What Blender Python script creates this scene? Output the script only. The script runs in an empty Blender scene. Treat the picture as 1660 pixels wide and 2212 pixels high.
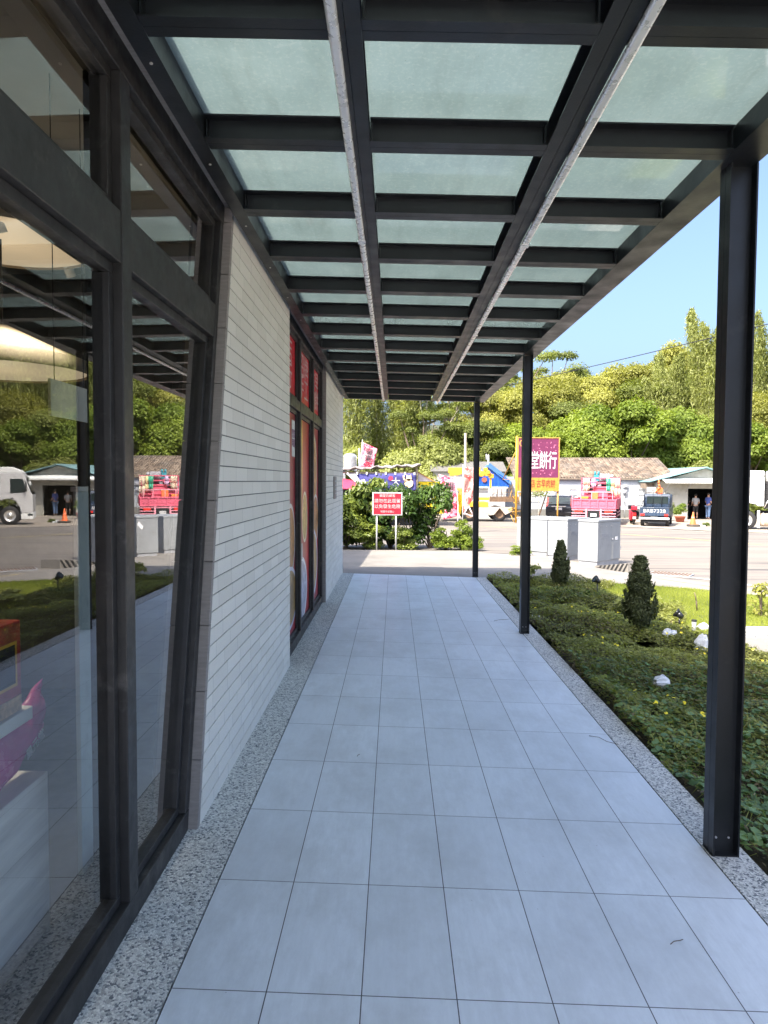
import bpy, bmesh, math, random
import numpy as np
from mathutils import Vector, Matrix, Euler
R = math.radians
S = bpy.context.scene
# ---------------------------------------------------------------- camera
cam_d = bpy.data.cameras.new('camera'); cam = bpy.data.objects.new('camera', cam_d)
S.collection.objects.link(cam); S.camera = cam
cam_d.sensor_fit = 'HORIZONTAL'; cam_d.sensor_width = 36; cam_d.lens = 36*1500.26/1660
cam_d.clip_end = 3000; cam_d.clip_start = .05
_yaw, _pitch, _roll = .0147078, -.0448953, .0051378
_f = Vector((-math.sin(_yaw)*math.cos(_pitch), math.cos(_yaw)*math.cos(_pitch), math.sin(_pitch)))
_r = _f.cross(Vector((0, 0, 1))).normalized(); _u = _r.cross(_f)
_r2 = _r*math.cos(_roll)+_u*math.sin(_roll); _u2 = -_r*math.sin(_roll)+_u*math.cos(_roll)
cam.matrix_world = Matrix(((_r2.x, _u2.x, -_f.x, 0), (_r2.y, _u2.y, -_f.y, 0), (_r2.z, _u2.z, -_f.z, 1.61993), (0, 0, 0, 1)))
# ---------------------------------------------------------------- sky, sun, exposure
SUN = Vector((-.54, -.56, 1.0)).normalized()          # towards the sun
wld = bpy.data.worlds.new('World'); S.world = wld; wld.use_nodes = True
nt = wld.node_tree; bg = nt.nodes['Background']; sk = nt.nodes.new('ShaderNodeTexSky')
sk.sky_type = 'NISHITA'; sk.sun_disc = False; sk.sun_elevation = math.asin(SUN.z)
sk.sun_rotation = math.atan2(SUN.x, SUN.y); sk.air_density = .9; sk.dust_density = 7; sk.ozone_density = 4.5; sk.altitude = 0
tn = nt.nodes.new('ShaderNodeMix'); tn.data_type = 'RGBA'; tn.blend_type = 'MULTIPLY'; tn.inputs[0].default_value = 1; tn.inputs[7].default_value = (.95, .97, 1, 1)
nt.links.new(sk.outputs[0], tn.inputs[6]); nt.links.new(tn.outputs[2], bg.inputs[0]); bg.inputs[1].default_value = .082
sl = bpy.data.lights.new('sun', 'SUN'); sl.energy = 2.0; sl.angle = R(.5); sl.color = (1, .91, .79)
so = bpy.data.objects.new('sun', sl); S.collection.objects.link(so); so.rotation_euler = SUN.to_track_quat('Z', 'Y').to_euler()
S.view_settings.view_transform = 'Standard'; S.view_settings.look = 'None'
S.view_settings.gamma = 1; S.view_settings.exposure = 2.6
S.render.engine = 'CYCLES'
try:
    S.cycles.max_bounces = 8; S.cycles.diffuse_bounces = 4; S.cycles.transparent_max_bounces = 12
except Exception: pass
random.seed(7); RNG = np.random.default_rng(7)

# ---------------------------------------------------------------- object helpers
def tag(o, label=None, cat=None, group=None, kind=None):
    if label: o['label'] = label
    if cat: o['category'] = cat
    if group: o['group'] = group
    if kind: o['kind'] = kind
    return o
def thing(name, label, cat, loc=(0, 0, 0), rz=0, group=None):
    o = bpy.data.objects.new(name, None); S.collection.objects.link(o)
    o.location = loc; o.rotation_euler = (0, 0, rz); o.empty_display_size = .2
    return tag(o, label, cat, group)
def link(o, parent=None):
    S.collection.objects.link(o)
    if parent: o.parent = parent
    return o
def copy_tree(o, parent=None):
    c = o.copy(); S.collection.objects.link(c)
    if parent: c.parent = parent
    for ch in list(o.children): copy_tree(ch, c)
    return c
class MB:
    """collects shapes, then links them as one mesh object"""
    def __init__(s): s.v = []; s.f = []; s.sm = []
    def add(s, vs, fs, smooth=False):
        b = len(s.v); s.v += [tuple(v) for v in vs]
        for f in fs: s.f.append(tuple(b+i for i in f)); s.sm.append(smooth)
        return s
    def box(s, x0, x1, y0, y1, z0, z1, fn=None):
        vs = [(x, y, z) for z in (z0, z1) for y in (y0, y1) for x in (x0, x1)]
        if fn: vs = [fn(*v) for v in vs]
        return s.add(vs, [(0, 2, 3, 1), (4, 5, 7, 6), (0, 1, 5, 4), (2, 6, 7, 3), (0, 4, 6, 2), (1, 3, 7, 5)])
    def cyl(s, p0, p1, r0, r1=None, n=12, cap=True, smooth=True):
        r1 = r0 if r1 is None else r1; p0 = Vector(p0); p1 = Vector(p1); d = (p1-p0).normalized()
        a = d.cross(Vector((0, 0, 1)));
        if a.length < 1e-3: a = Vector((1, 0, 0))
        a.normalize(); b = d.cross(a)
        vs = []
        for p, r in ((p0, r0), (p1, r1)):
            for i in range(n):
                t = 2*math.pi*i/n; vs.append(p+(a*math.cos(t)+b*math.sin(t))*r)
        s.add(vs, [(i, (i+1) % n, n+(i+1) % n, n+i) for i in range(n)], smooth)
        if cap: s.add(vs, [tuple(range(n-1, -1, -1)), tuple(range(n, 2*n))])
        return s
    def tube(s, pts, r, n=6):
        for i in range(len(pts)-1):
            ra = r[i] if hasattr(r, '__len__') else r; rb = r[i+1] if hasattr(r, '__len__') else r
            s.cyl(pts[i], pts[i+1], ra, rb, n, cap=True)
        return s
    def lathe(s, c, prof, n=20, axis='z', smooth=True, a0=0, a1=2*math.pi):
        vs = []; full = abs(a1-a0-2*math.pi) < 1e-6; m = n if full else n+1
        for r, h in prof:
            for i in range(m):
                t = a0+(a1-a0)*i/n; x, y = r*math.cos(t), r*math.sin(t)
                vs.append({'z': (c[0]+x, c[1]+y, c[2]+h), 'x': (c[0]+h, c[1]+x, c[2]+y), 'y': (c[0]+x, c[1]+h, c[2]+y)}[axis])
        fs = []
        for k in range(len(prof)-1):
            for i in range(n if full else n):
                j = (i+1) % m; fs.append((k*m+i, k*m+j, (k+1)*m+j, (k+1)*m+i))
        return s.add(vs, fs, smooth)
    def prism(s, poly, a, b, axis='y'):
        """poly: 2-D outline, extruded from a to b along axis"""
        n = len(poly)
        def P(p, h): return {'y': (p[0], h, p[1]), 'x': (h, p[0], p[1]), 'z': (p[0], p[1], h)}[axis]
        vs = [P(p, a) for p in poly]+[P(p, b) for p in poly]
        return s.add(vs, [tuple(range(n)), tuple(range(2*n-1, n-1, -1))]+[((i+1) % n, i, n+i, n+(i+1) % n) for i in range(n)])
    def grid(s, fn, nu, nv, smooth=True):
        vs = [fn(i/nu, j/nv) for j in range(nv+1) for i in range(nu+1)]
        return s.add(vs, [(j*(nu+1)+i, j*(nu+1)+i+1, (j+1)*(nu+1)+i+1, (j+1)*(nu+1)+i) for j in range(nv) for i in range(nu)], smooth)
    def sphere(s, c, r, n=12, m=8, sc=(1, 1, 1)):
        return s.lathe_s(c, r, n, m, sc)
    def lathe_s(s, c, r, n, m, sc):
        vs = []
        for j in range(m+1):
            a = math.pi*j/m-math.pi/2
            for i in range(n):
                t = 2*math.pi*i/n
                vs.append((c[0]+r*sc[0]*math.cos(a)*math.cos(t), c[1]+r*sc[1]*math.cos(a)*math.sin(t), c[2]+r*sc[2]*math.sin(a)))
        return s.add(vs, [(j*n+i, j*n+(i+1) % n, (j+1)*n+(i+1) % n, (j+1)*n+i) for j in range(m) for i in range(n)], True)
    def build(s, name, m, parent=None, wc=True, bevel=0, recalc=True):
        me = bpy.data.meshes.new(name)
        off = parent.location if (parent and wc and parent.type == 'EMPTY') else Vector((0, 0, 0))
        vs = [(v[0]-off[0], v[1]-off[1], v[2]-off[2]) for v in s.v] if wc else s.v
        me.from_pydata(vs, [], s.f); me.polygons.foreach_set('use_smooth', s.sm)
        if recalc:
            bm = bmesh.new(); bm.from_mesh(me); bmesh.ops.remove_doubles(bm, verts=bm.verts, dist=1e-5) if any(s.sm) else None
            bmesh.ops.recalc_face_normals(bm, faces=bm.faces); bm.to_mesh(me); bm.free()
        me.update(); o = bpy.data.objects.new(name, me)
        if m: me.materials.append(m)
        link(o, parent)
        if bevel:
            b = o.modifiers.new('bevel', 'BEVEL'); b.width = bevel; b.segments = 2; b.limit_method = 'ANGLE'; b.angle_limit = R(40)
            o.modifiers.new('wn', 'WEIGHTED_NORMAL') if False else None
        return o
def W(parent_obj, child):   # child of a mesh part
    child.parent = parent_obj; return child

# ---------------------------------------------------------------- materials
def srgb(r, g, b):
    f = lambda c: (c/255/12.92 if c/255 <= .04045 else ((c/255+.055)/1.055)**2.4)
    return (f(r), f(g), f(b), 1)
class NT:
    def __init__(s, name):
        s.m = bpy.data.materials.new(name); s.m.use_nodes = True; s.t = s.m.node_tree; s.b = s.t.nodes['Principled BSDF']; s.out = s.t.nodes['Material Output']
        s._co = None
    def n(s, t, **k):
        x = s.t.nodes.new(t)
        for a, b in k.items(): setattr(x, a, b)
        return x
    def l(s, a, b): s.t.links.new(a, b)
    def co(s, kind='Object'):
        if s._co is None: s._co = s.n('ShaderNodeTexCoord')
        return s._co.outputs[kind]
    def map(s, scale=(1, 1, 1), loc=(0, 0, 0), rot=(0, 0, 0), src=None):
        m = s.n('ShaderNodeMapping'); m.inputs['Scale'].default_value = scale; m.inputs['Location'].default_value = loc; m.inputs['Rotation'].default_value = rot
        s.l(src or s.co(), m.inputs[0]); return m.outputs[0]
    def noise(s, vec, scale, detail=4, rough=.55, dist=0):
        x = s.n('ShaderNodeTexNoise'); x.inputs['Scale'].default_value = scale; x.inputs['Detail'].default_value = detail
        x.inputs['Roughness'].default_value = rough; x.inputs['Distortion'].default_value = dist; s.l(vec, x.inputs['Vector']); return x.outputs['Fac']
    def vor(s, vec, scale, feature='F1', out='Distance', rnd=1):
        x = s.n('ShaderNodeTexVoronoi', feature=feature); x.inputs['Scale'].default_value = scale; x.inputs['Randomness'].default_value = rnd
        s.l(vec, x.inputs['Vector']); return x.outputs[out]
    def ramp(s, fac, stops, interp='LINEAR'):
        x = s.n('ShaderNodeValToRGB'); x.color_ramp.interpolation = interp; e = x.color_ramp.elements
        while len(e) < len(stops): e.new(.5)
        for i, (p, c) in enumerate(stops):
            e[i].position = p; e[i].color = c if hasattr(c, '__len__') else (c, c, c, 1)
        s.l(fac, x.inputs[0]); return x.outputs[0]
    def mix(s, fac, a, b, mode='MIX'):
        x = s.n('ShaderNodeMix', data_type='RGBA', blend_type=mode)
        for sock, v in ((0, fac), (6, a), (7, b)):
            if hasattr(v, 'is_linked'): s.l(v, x.inputs[sock])
            else: x.inputs[sock].default_value = v
        return x.outputs[2]
    def math(s, op, a, b=None, clamp=False):
        x = s.n('ShaderNodeMath', operation=op, use_clamp=clamp)
        for i, v in ((0, a), (1, b)):
            if v is None: continue
            if hasattr(v, 'is_linked'): s.l(v, x.inputs[i])
            else: x.inputs[i].default_value = v
        return x.outputs[0]
    def set(s, k, v):
        if hasattr(v, 'is_linked'): s.l(v, s.b.inputs[k])
        else: s.b.inputs[k].default_value = v
    def bump(s, h, strength=.3, dist=.01):
        x = s.n('ShaderNodeBump'); x.inputs['Strength'].default_value = strength; x.inputs['Distance'].default_value = dist
        s.l(h, x.inputs['Height']); s.l(x.outputs[0], s.b.inputs['Normal'])
def mul(c, k): return (min(c[0]*k, 1), min(c[1]*k, 1), min(c[2]*k, 1), 1)
def mat(name, c, rough=.6, metal=0, var=.18, scale=6, bump=.15, bs=60, stretch=(1, 1, 1), spec=.5, dirt=None, bd=.004):
    n = NT(name); v = n.map(stretch); f = n.noise(v, scale, 5, .6)
    col = n.ramp(f, [(.3, mul(c, 1-var)), (.7, mul(c, 1+var))])
    if dirt:
        g = n.noise(n.map(stretch, (3, 1, 7)), dirt[1], 6, .65); k = n.ramp(g, [(dirt[2], 0), (dirt[2]+.15, 1)])
        col = n.mix(k, col, dirt[0])
    n.set('Base Color', col); n.set('Metallic', metal); n.set('Specular IOR Level', spec)
    r = n.ramp(n.noise(v, scale*2.3, 4), [(.3, max(rough-.1, .03)), (.7, min(rough+.1, 1))]); n.set('Roughness', r)
    if bump: n.bump(n.noise(n.map(stretch), bs, 4), bump, bd)
    return n.m
M = {}
M['steel'] = mat('dark_steel_paint', (.010, .012, .015, 1), .4, 0, .3, 3, .12, 90, spec=.5, dirt=((.034, .033, .032, 1), 5, .6))
M['frame'] = mat('bronze_window_frame', (.040, .038, .037, 1), .45, .3, .22, 7, .1, 120, dirt=((.10, .095, .09, 1), 9, .58))
M['frame_dark'] = mat('dark_gasket', (.014, .014, .015, 1), .5)
M['pipe'] = mat('galvanised_conduit', (.97, .96, .94, 1), .30, .5, .10, 10, .03, 20, dirt=((.7, .68, .65, 1), 12, .66))
M['stone'] = mat('grey_brown_stone', (.30, .27, .25, 1), .7, 0, .14, 14, .2, 200, stretch=(1, 6, 1), dirt=((.22, .20, .18, 1), 40, .6))
M['stone_v'] = mat('grey_brown_stone_upright', (.30, .27, .25, 1), .7, 0, .14, 14, .2, 200, stretch=(1, 1, 6), dirt=((.22, .20, .18, 1), 40, .6))
M['grout'] = mat('grout', (.12, .12, .12, 1), .9)
M['plaster'] = mat('white_plaster', (.48, .49, .48, 1), .85, 0, .1, 2, .3, 40, dirt=((.42, .41, .38, 1), 1.6, .58))
M['plaster_blue'] = mat('pale_blue_plaster', (.36, .39, .42, 1), .85, 0, .1, 1.5, .3, 40, dirt=((.34, .34, .33, 1), 1.2, .6))
M['plaster_warm'] = mat('weathered_cream_plaster', (.36, .355, .31, 1), .85, 0, .12, 2, .3, 40, dirt=((.30, .29, .24, 1), 1.4, .52))
M['white'] = mat('white_paint', (.50, .50, .49, 1), .5, var=.06)
M['offwhite'] = mat('offwhite_card', (.70, .71, .68, 1), .7, var=.06)
M['black'] = mat('black_rubber', (.018, .018, .019, 1), .75)
M['gloss_black'] = mat('black_gloss_paint', (.018, .019, .022, 1), .15, bump=0)
M['dark'] = mat('dark_void', (.012, .013, .015, 1), .9)
M['pink'] = mat('salmon_pink_paint', (.56, .10, .155, 1), .5, 0, .12, 4, .15, 40, dirt=((.38, .08, .10, 1), 5, .58))
M['pink2'] = mat('pale_pink_bars', (.60, .24, .29, 1), .5, 0, .1, 6)
M['orange'] = mat('orange_plastic', (.78, .17, .05, 1), .5)
M['yellow'] = mat('yellow_paint', (.62, .33, .03, 1), .5, 0, .15, 3, dirt=((.35, .20, .05, 1), 3, .6))
M['yellow_cloth'] = mat('yellow_cloth', (.85, .62, .02, 1), .8)
M['rust'] = mat('rusty_metal', (.16, .10, .06, 1), .85, .2, .4, 5, .4, 30)
M['rustpole'] = mat('rusty_yellow_tube', (.45, .25, .05, 1), .6, 0, .25, 4, dirt=((.25, .13, .05, 1), 5, .58))
M['navy'] = mat('navy_paint', (.030, .050, .085, 1), .3, 0, .15, 3)
M['teal'] = mat('teal_paint', (.03, .25, .30, 1), .4)
M['grey'] = mat('grey_paint', (.33, .34, .36, 1), .5)
M['chrome'] = mat('bare_metal', (.72, .70, .66, 1), .35, .8, .15, 5, .1, 30)
M['tank'] = mat('dusty_aluminium_tank', (.62, .52, .42, 1), .45, .5, .2, 3, .1, 30, dirt=((.35, .25, .18, 1), 4, .6))
M['red'] = mat('red_paint', (.55, .012, .03, 1), .45, var=.12)
M['lampred'] = mat('red_lens', (.65, .03, .02, 1), .2)
M['terracotta'] = mat('terracotta', (.34, .09, .05, 1), .8)
M['skin'] = mat('skin', (.42, .25, .17, 1), .6)
M['hair'] = mat('black_hair', (.012, .010, .009, 1), .6)
M['tarp'] = mat('grey_tarpaulin', (.22, .20, .19, 1), .8, 0, .5, 3, .6, 6, dirt=((.55, .55, .56, 1), 3, .6))
M['tealtrim'] = mat('green_grey_metal_trim', (.20, .34, .35, 1), .5, .1)
M['bark'] = mat('bark', (.16, .12, .085, 1), .95, 0, .35, 6, .5, 25, stretch=(1, 1, .25))
M['bark_pale'] = mat('pale_bark', (.36, .31, .24, 1), .9, 0, .3, 6, .4, 25, stretch=(1, 1, .25))
M['culm'] = mat('bamboo_culm', (.38, .36, .20, 1), .6, 0, .3, 2, .1, 20)
M['rock'] = mat('white_rock', (.60, .62, .64, 1), .8, 0, .25, 5, .6, 14, dirt=((.30, .31, .30, 1), 6, .6), bd=.02)
M['bluesheet'] = mat('blue_corrugated_sheet', (.012, .09, .42, 1), .45, 0, .12, 2)
M['bluesheet_top'] = mat('pale_blue_roof', (.07, .18, .38, 1), .5, 0, .12, 2)
M['wood'] = mat('weathered_wood', (.20, .16, .12, 1), .85, 0, .3, 5, .3, 40, stretch=(1, 6, 1))

def glass_mat(name, tint=(.80, .86, .84, 1), boost=1.0, rough=0.0, warp=0.0):
    """clear window pane: fresnel reflection over tinted see-through"""
    n = NT(name); n.t.nodes.remove(n.b)
    fr = n.n('ShaderNodeFresnel'); fr.inputs['IOR'].default_value = 1.52
    two = n.math('DIVIDE', n.math('MULTIPLY', fr.outputs[0], 2.0), n.math('ADD', fr.outputs[0], 1.0))
    k = n.math('MULTIPLY', two, boost, True)
    tr = n.n('ShaderNodeBsdfTransparent'); tr.inputs[0].default_value = tint
    gl = n.n('ShaderNodeBsdfGlossy'); gl.inputs['Roughness'].default_value = rough; gl.inputs[0].default_value = (1, 1, 1, 1)
    if warp:
        b = n.n('ShaderNodeBump'); b.inputs['Strength'].default_value = warp; b.inputs['Distance'].default_value = .02
        n.l(n.noise(n.map((1, 1, 1)), 1.3, 1), b.inputs['Height']); n.l(b.outputs[0], gl.inputs['Normal'])
    mx = n.n('ShaderNodeMixShader'); n.l(k, mx.inputs[0]); n.l(tr.outputs[0], mx.inputs[1]); n.l(gl.outputs[0], mx.inputs[2]); n.l(mx.outputs[0], n.out.inputs[0])
    return n.m
M['glass'] = glass_mat('window_glass', (.88, .92, .90, 1), 1.1, 0, .02)
M['carglass'] = mat('dark_car_glass', (.02, .03, .03, 1), .05, bump=0)
def canopy_glass():
    n = NT('frosted_canopy_glass'); n.t.nodes.remove(n.b)
    f = n.noise(n.map((1, 1, 1)), 60, 6, .7); g = n.noise(n.map((1, 1, 1)), 2.5, 4, .6)
    c = n.mix(n.ramp(g, [(.35, 0), (.7, 1)]), (.135, .185, .185, 1), (.17, .225, .222, 1)); c = n.mix(n.ramp(f, [(.50, 0), (.70, .4)]), c, (.25, .29, .275, 1)); st = n.noise(n.map((3, .5, 1)), 3, 6, .7); c = n.mix(n.ramp(st, [(.45, 0), (.75, .45)]), c, (.10, .13, .12, 1)); sp = n.ramp(n.vor(n.map(), 26), [(.03, 1), (.06, 0)]); c = n.mix(n.math('MULTIPLY', sp, .5), c, (.05, .06, .05, 1))
    tr = n.n('ShaderNodeBsdfTranslucent'); n.l(c, tr.inputs[0]); df = n.n('ShaderNodeBsdfDiffuse'); n.l(c, df.inputs[0])
    m1 = n.n('ShaderNodeMixShader'); m1.inputs[0].default_value = .25; n.l(tr.outputs[0], m1.inputs[1]); n.l(df.outputs[0], m1.inputs[2])
    fr = n.n('ShaderNodeFresnel'); fr.inputs['IOR'].default_value = 1.5
    gl = n.n('ShaderNodeBsdfGlossy'); gl.inputs['Roughness'].default_value = .06
    m2 = n.n('ShaderNodeMixShader'); n.l(n.math('MULTIPLY', fr.outputs[0], 1.3, True), m2.inputs[0]); n.l(m1.outputs[0], m2.inputs[1]); n.l(gl.outputs[0], m2.inputs[2]); n.l(m2.outputs[0], n.out.inputs[0])
    return n.m
M['canopy_glass'] = canopy_glass(); M['clear'] = glass_mat('clear_glass_top', (.95, .98, .97, 1))

def tile_floor():
    n = NT('grey_porcelain_tiles'); sp = n.n('ShaderNodeSeparateXYZ'); n.l(n.co(), sp.inputs[0])
    u = n.math('DIVIDE', n.math('ADD', sp.outputs[0], .694), .3); v = n.math('DIVIDE', n.math('ADD', sp.outputs[1], -.3106), .6)
    fu, fv = n.math('FRACT', u), n.math('FRACT', v)
    def line(f, w): return n.math('GREATER_THAN', n.math('ABSOLUTE', n.math('SUBTRACT', f, .5)), .5-w)
    g = n.math('MAXIMUM', line(fu, .0019/.3), line(fv, .0018/.6))
    cb = n.n('ShaderNodeCombineXYZ'); n.l(n.math('FLOOR', u), cb.inputs[0]); n.l(n.math('FLOOR', v), cb.inputs[1])
    wn = n.n('ShaderNodeTexWhiteNoise'); n.l(cb.outputs[0], wn.inputs[0])
    sh = n.n('ShaderNodeVectorMath', operation='SCALE'); n.l(wn.outputs['Color'], sh.inputs[0]); sh.inputs['Scale'].default_value = 7
    ad = n.n('ShaderNodeVectorMath', operation='ADD'); n.l(n.co(), ad.inputs[0]); n.l(sh.outputs[0], ad.inputs[1])
    st = n.noise(n.map((14, 2.2, 1), src=ad.outputs[0]), 3, 6, .65); fine = n.noise(n.map((60, 12, 1), src=ad.outputs[0]), 6, 3, .7)
    c = n.ramp(st, [(.3, (.69, .725, .76, 1)), (.7, (.80, .84, .88, 1))]); c = n.mix(n.math('MULTIPLY', fine, .22), c, (.55, .555, .56, 1))
    c = n.mix(n.math('MULTIPLY', wn.outputs['Value'], .42), c, (.58, .61, .64, 1))
    dirt = n.ramp(n.noise(n.map((1, .6, 1)), 1.6, 8, .75), [(.44, 0), (.68, .75)]); c = n.mix(dirt, c, (.50, .515, .52, 1))
    # small dark specks
    spk = n.ramp(n.vor(n.map(), 9), [(.02, 1), (.03, 0)]); c = n.mix(n.math('MULTIPLY', spk, .5), c, (.2, .2, .2, 1))
    c = n.mix(g, c, (.07, .07, .075, 1)); n.set('Base Color', c)
    n.set('Roughness', n.ramp(st, [(.3, .34), (.7, .5)])); n.set('Specular IOR Level', .5)
    n.bump(n.math('SUBTRACT', n.math('MULTIPLY', st, .15), g), .35, .003)
    return n.m
M['tiles'] = tile_floor()
def pebbles(name, base, dark, k=1):
    n = NT(name); v = n.map((1, 1, 1)); w = n.n('ShaderNodeVectorMath', operation='ADD'); n.l(v, w.inputs[0])
    nn = n.n('ShaderNodeTexNoise'); nn.inputs['Scale'].default_value = 60; n.l(v, nn.inputs['Vector'])
    sc = n.n('ShaderNodeVectorMath', operation='SCALE'); n.l(nn.outputs['Color'], sc.inputs[0]); sc.inputs['Scale'].default_value = .012; n.l(sc.outputs[0], w.inputs[1])
    d = n.vor(w.outputs[0], 110*k, 'DISTANCE_TO_EDGE'); cc = n.vor(w.outputs[0], 110*k, 'F1', 'Color')
    sp = n.n('ShaderNodeSeparateColor'); n.l(cc, sp.inputs[0])
    col = n.ramp(sp.outputs[0], [(0, dark), (.13, mul(dark, 1.8)), (.17, mul(base, .55)), (.32, mul(base, .7)), (.5, base), (.8, mul(base, 1.1)), (1, mul(base, 1.3))])
    e = n.ramp(d, [(.03, 1), (.12, 0)]); col = n.mix(n.math('MULTIPLY', e, .35), col, mul(dark, 3))  # darker rims round each pebble: crevice shade painted into the colour
    big = n.ramp(n.noise(v, 3, 4), [(.45, 0), (.8, .25)]); col = n.mix(big, col, mul(base, .7))
    n.set('Base Color', col); n.set('Roughness', .75); n.bump(n.ramp(d, [(0, 0), (.3, 1)]), .6, .004)
    return n.m
M['pebble'] = pebbles('washed_pebble_finish', (.70, .69, .65, 1), (.10, .11, .12, 1), 1.1)
def concrete():
    n = NT('concrete_paving'); v = n.map((1, 1, 1)); a = n.noise(v, 1.2, 8, .7); b = n.noise(n.map((.6, 2.2, 1), rot=(0, 0, .2)), 2, 6, .7)
    c = n.ramp(a, [(.3, (.17, .158, .137, 1)), (.7, (.27, .25, .22, 1))]); c = n.mix(n.ramp(b, [(.52, 0), (.75, .55)]), c, (.19, .18, .165, 1))
    c = n.mix(n.ramp(n.noise(v, 45, 4, .7), [(.5, 0), (.8, .4)]), c, (.24, .23, .22, 1))
    br = n.n('ShaderNodeTexBrick'); br.offset = 0; br.inputs['Scale'].default_value = 1; br.inputs['Brick Width'].default_value = 3.1; br.inputs['Row Height'].default_value = 2.9; br.inputs['Mortar Size'].default_value = .012
    n.l(n.map(rot=(0, 0, .12)), br.inputs[0]); c = n.mix(n.math('MULTIPLY', br.outputs['Fac'], .6), c, (.17, .16, .15, 1))
    n.set('Base Color', c); n.set('Roughness', .85); n.bump(n.noise(v, 60, 5), .25, .006); return n.m
M['concrete'] = concrete()
def asphalt():
    n = NT('worn_asphalt'); v = n.map((1, 1, 1)); rot = -1.21
    a = n.noise(v, .35, 6, .65); c = n.ramp(a, [(.3, (.165, .145, .12, 1)), (.7, (.215, .19, .16, 1))])
    st = n.noise(n.map((.10, 1.3, 1), rot=(0, 0, rot)), 1.6, 7, .62, .6); c = n.mix(n.ramp(st, [(.52, 0), (.66, .55)]), c, (.12, .115, .115, 1))
    sk_ = n.noise(n.map((.06, 2.6, 1), (5, 2, 0), rot=(0, 0, .15)), 1.3, 5, .55, .9); c = n.mix(n.ramp(sk_, [(.56, 0), (.61, .8)]), c, (.05, .046, .045, 1))
    dust = n.ramp(n.noise(n.map((.3, 1, 1), rot=(0, 0, .5)), .7, 6, .7), [(.5, 0), (.7, .5)]); c = n.mix(dust, c, (.26, .225, .17, 1))
    c = n.mix(n.ramp(n.noise(v, 70, 3, .8), [(.45, 0), (.75, .35)]), c, (.12, .12, .12, 1))
    n.set('Base Color', c); n.set('Roughness', .85); n.bump(n.noise(v, 90, 4), .3, .006); return n.m
M['asphalt'] = asphalt()
M['dusty'] = mat('dusty_forecourt', (.29, .25, .20, 1), .9, 0, .2, .9, .3, 20, dirt=((.18, .165, .14, 1), .7, .55))
M['soil'] = mat('dark_soil', (.075, .06, .04, 1), 1, 0, .4, 12, .8, 30, bd=.02)
M['hillsoil'] = mat('hill_undergrowth', (.045, .055, .022, 1), 1, 0, .5, .5, .8, 3, bd=.2)

def leafmat(name, c0, c1, trans=.35, rough=.55, rnd=.25):
    """leaf colour runs from c0 to c1 over a per-leaf attribute, a little different for each plant"""
    n = NT(name); at = n.n('ShaderNodeAttribute', attribute_name='tint'); oi = n.n('ShaderNodeObjectInfo')
    f = n.math('ADD', at.outputs['Fac'], n.math('MULTIPLY', n.math('SUBTRACT', oi.outputs['Random'], .5), rnd*2), True)
    c = n.ramp(f, [(0, c0), (1, c1)]); n.set('Base Color', c); n.set('Roughness', rough); n.set('Specular IOR Level', .35)
    tl = n.n('ShaderNodeBsdfTranslucent'); cc = n.mix(1, c, (1.0, 1.0, .45, 1), 'MULTIPLY'); n.l(cc, tl.inputs[0])
    mx = n.n('ShaderNodeMixShader'); mx.inputs[0].default_value = trans; n.l(n.b.outputs[0], mx.inputs[1]); n.l(tl.outputs[0], mx.inputs[2]); n.l(mx.outputs[0], n.out.inputs[0])
    return n.m
M['leaf_bright'] = leafmat('bright_green_leaves', (.09, .15, .02, 1), (.28, .35, .05, 1), .5)
M['leaf_mid'] = leafmat('mid_green_leaves', (.11, .14, .035, 1), (.27, .31, .075, 1), .5)
M['leaf_olive'] = leafmat('olive_yellow_leaves', (.18, .19, .04, 1), (.38, .38, .085, 1), .5)
M['leaf_dark'] = leafmat('dark_green_leaves', (.018, .038, .014, 1), (.065, .10, .035, 1))
M['leaf_bamboo'] = leafmat('bamboo_leaves', (.18, .21, .05, 1), (.38, .41, .14, 1), .5)
M['leaf_hedge'] = leafmat('hedge_leaves', (.05, .09, .014, 1), (.25, .30, .05, 1), rough=.4)
M['leaf_conifer'] = leafmat('conifer_foliage', (.035, .045, .02, 1), (.11, .13, .05, 1), .3)
M['leaf_ground'] = leafmat('ground_cover_leaves', (.17, .18, .06, 1), (.42, .45, .14, 1), .5)
M['leaf_round'] = leafmat('round_ground_leaves', (.10, .18, .07, 1), (.26, .40, .17, 1), .45, .45)
M['leaf_dry'] = leafmat('dry_brown_leaves', (.15, .12, .08, 1), (.32, .26, .16, 1), .2)
M['grass'] = leafmat('lawn_grass', (.12, .17, .02, 1), (.36, .40, .07, 1), .3)
M['flower'] = mat('yellow_petals', (.80, .65, .03, 1), .7)

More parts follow.
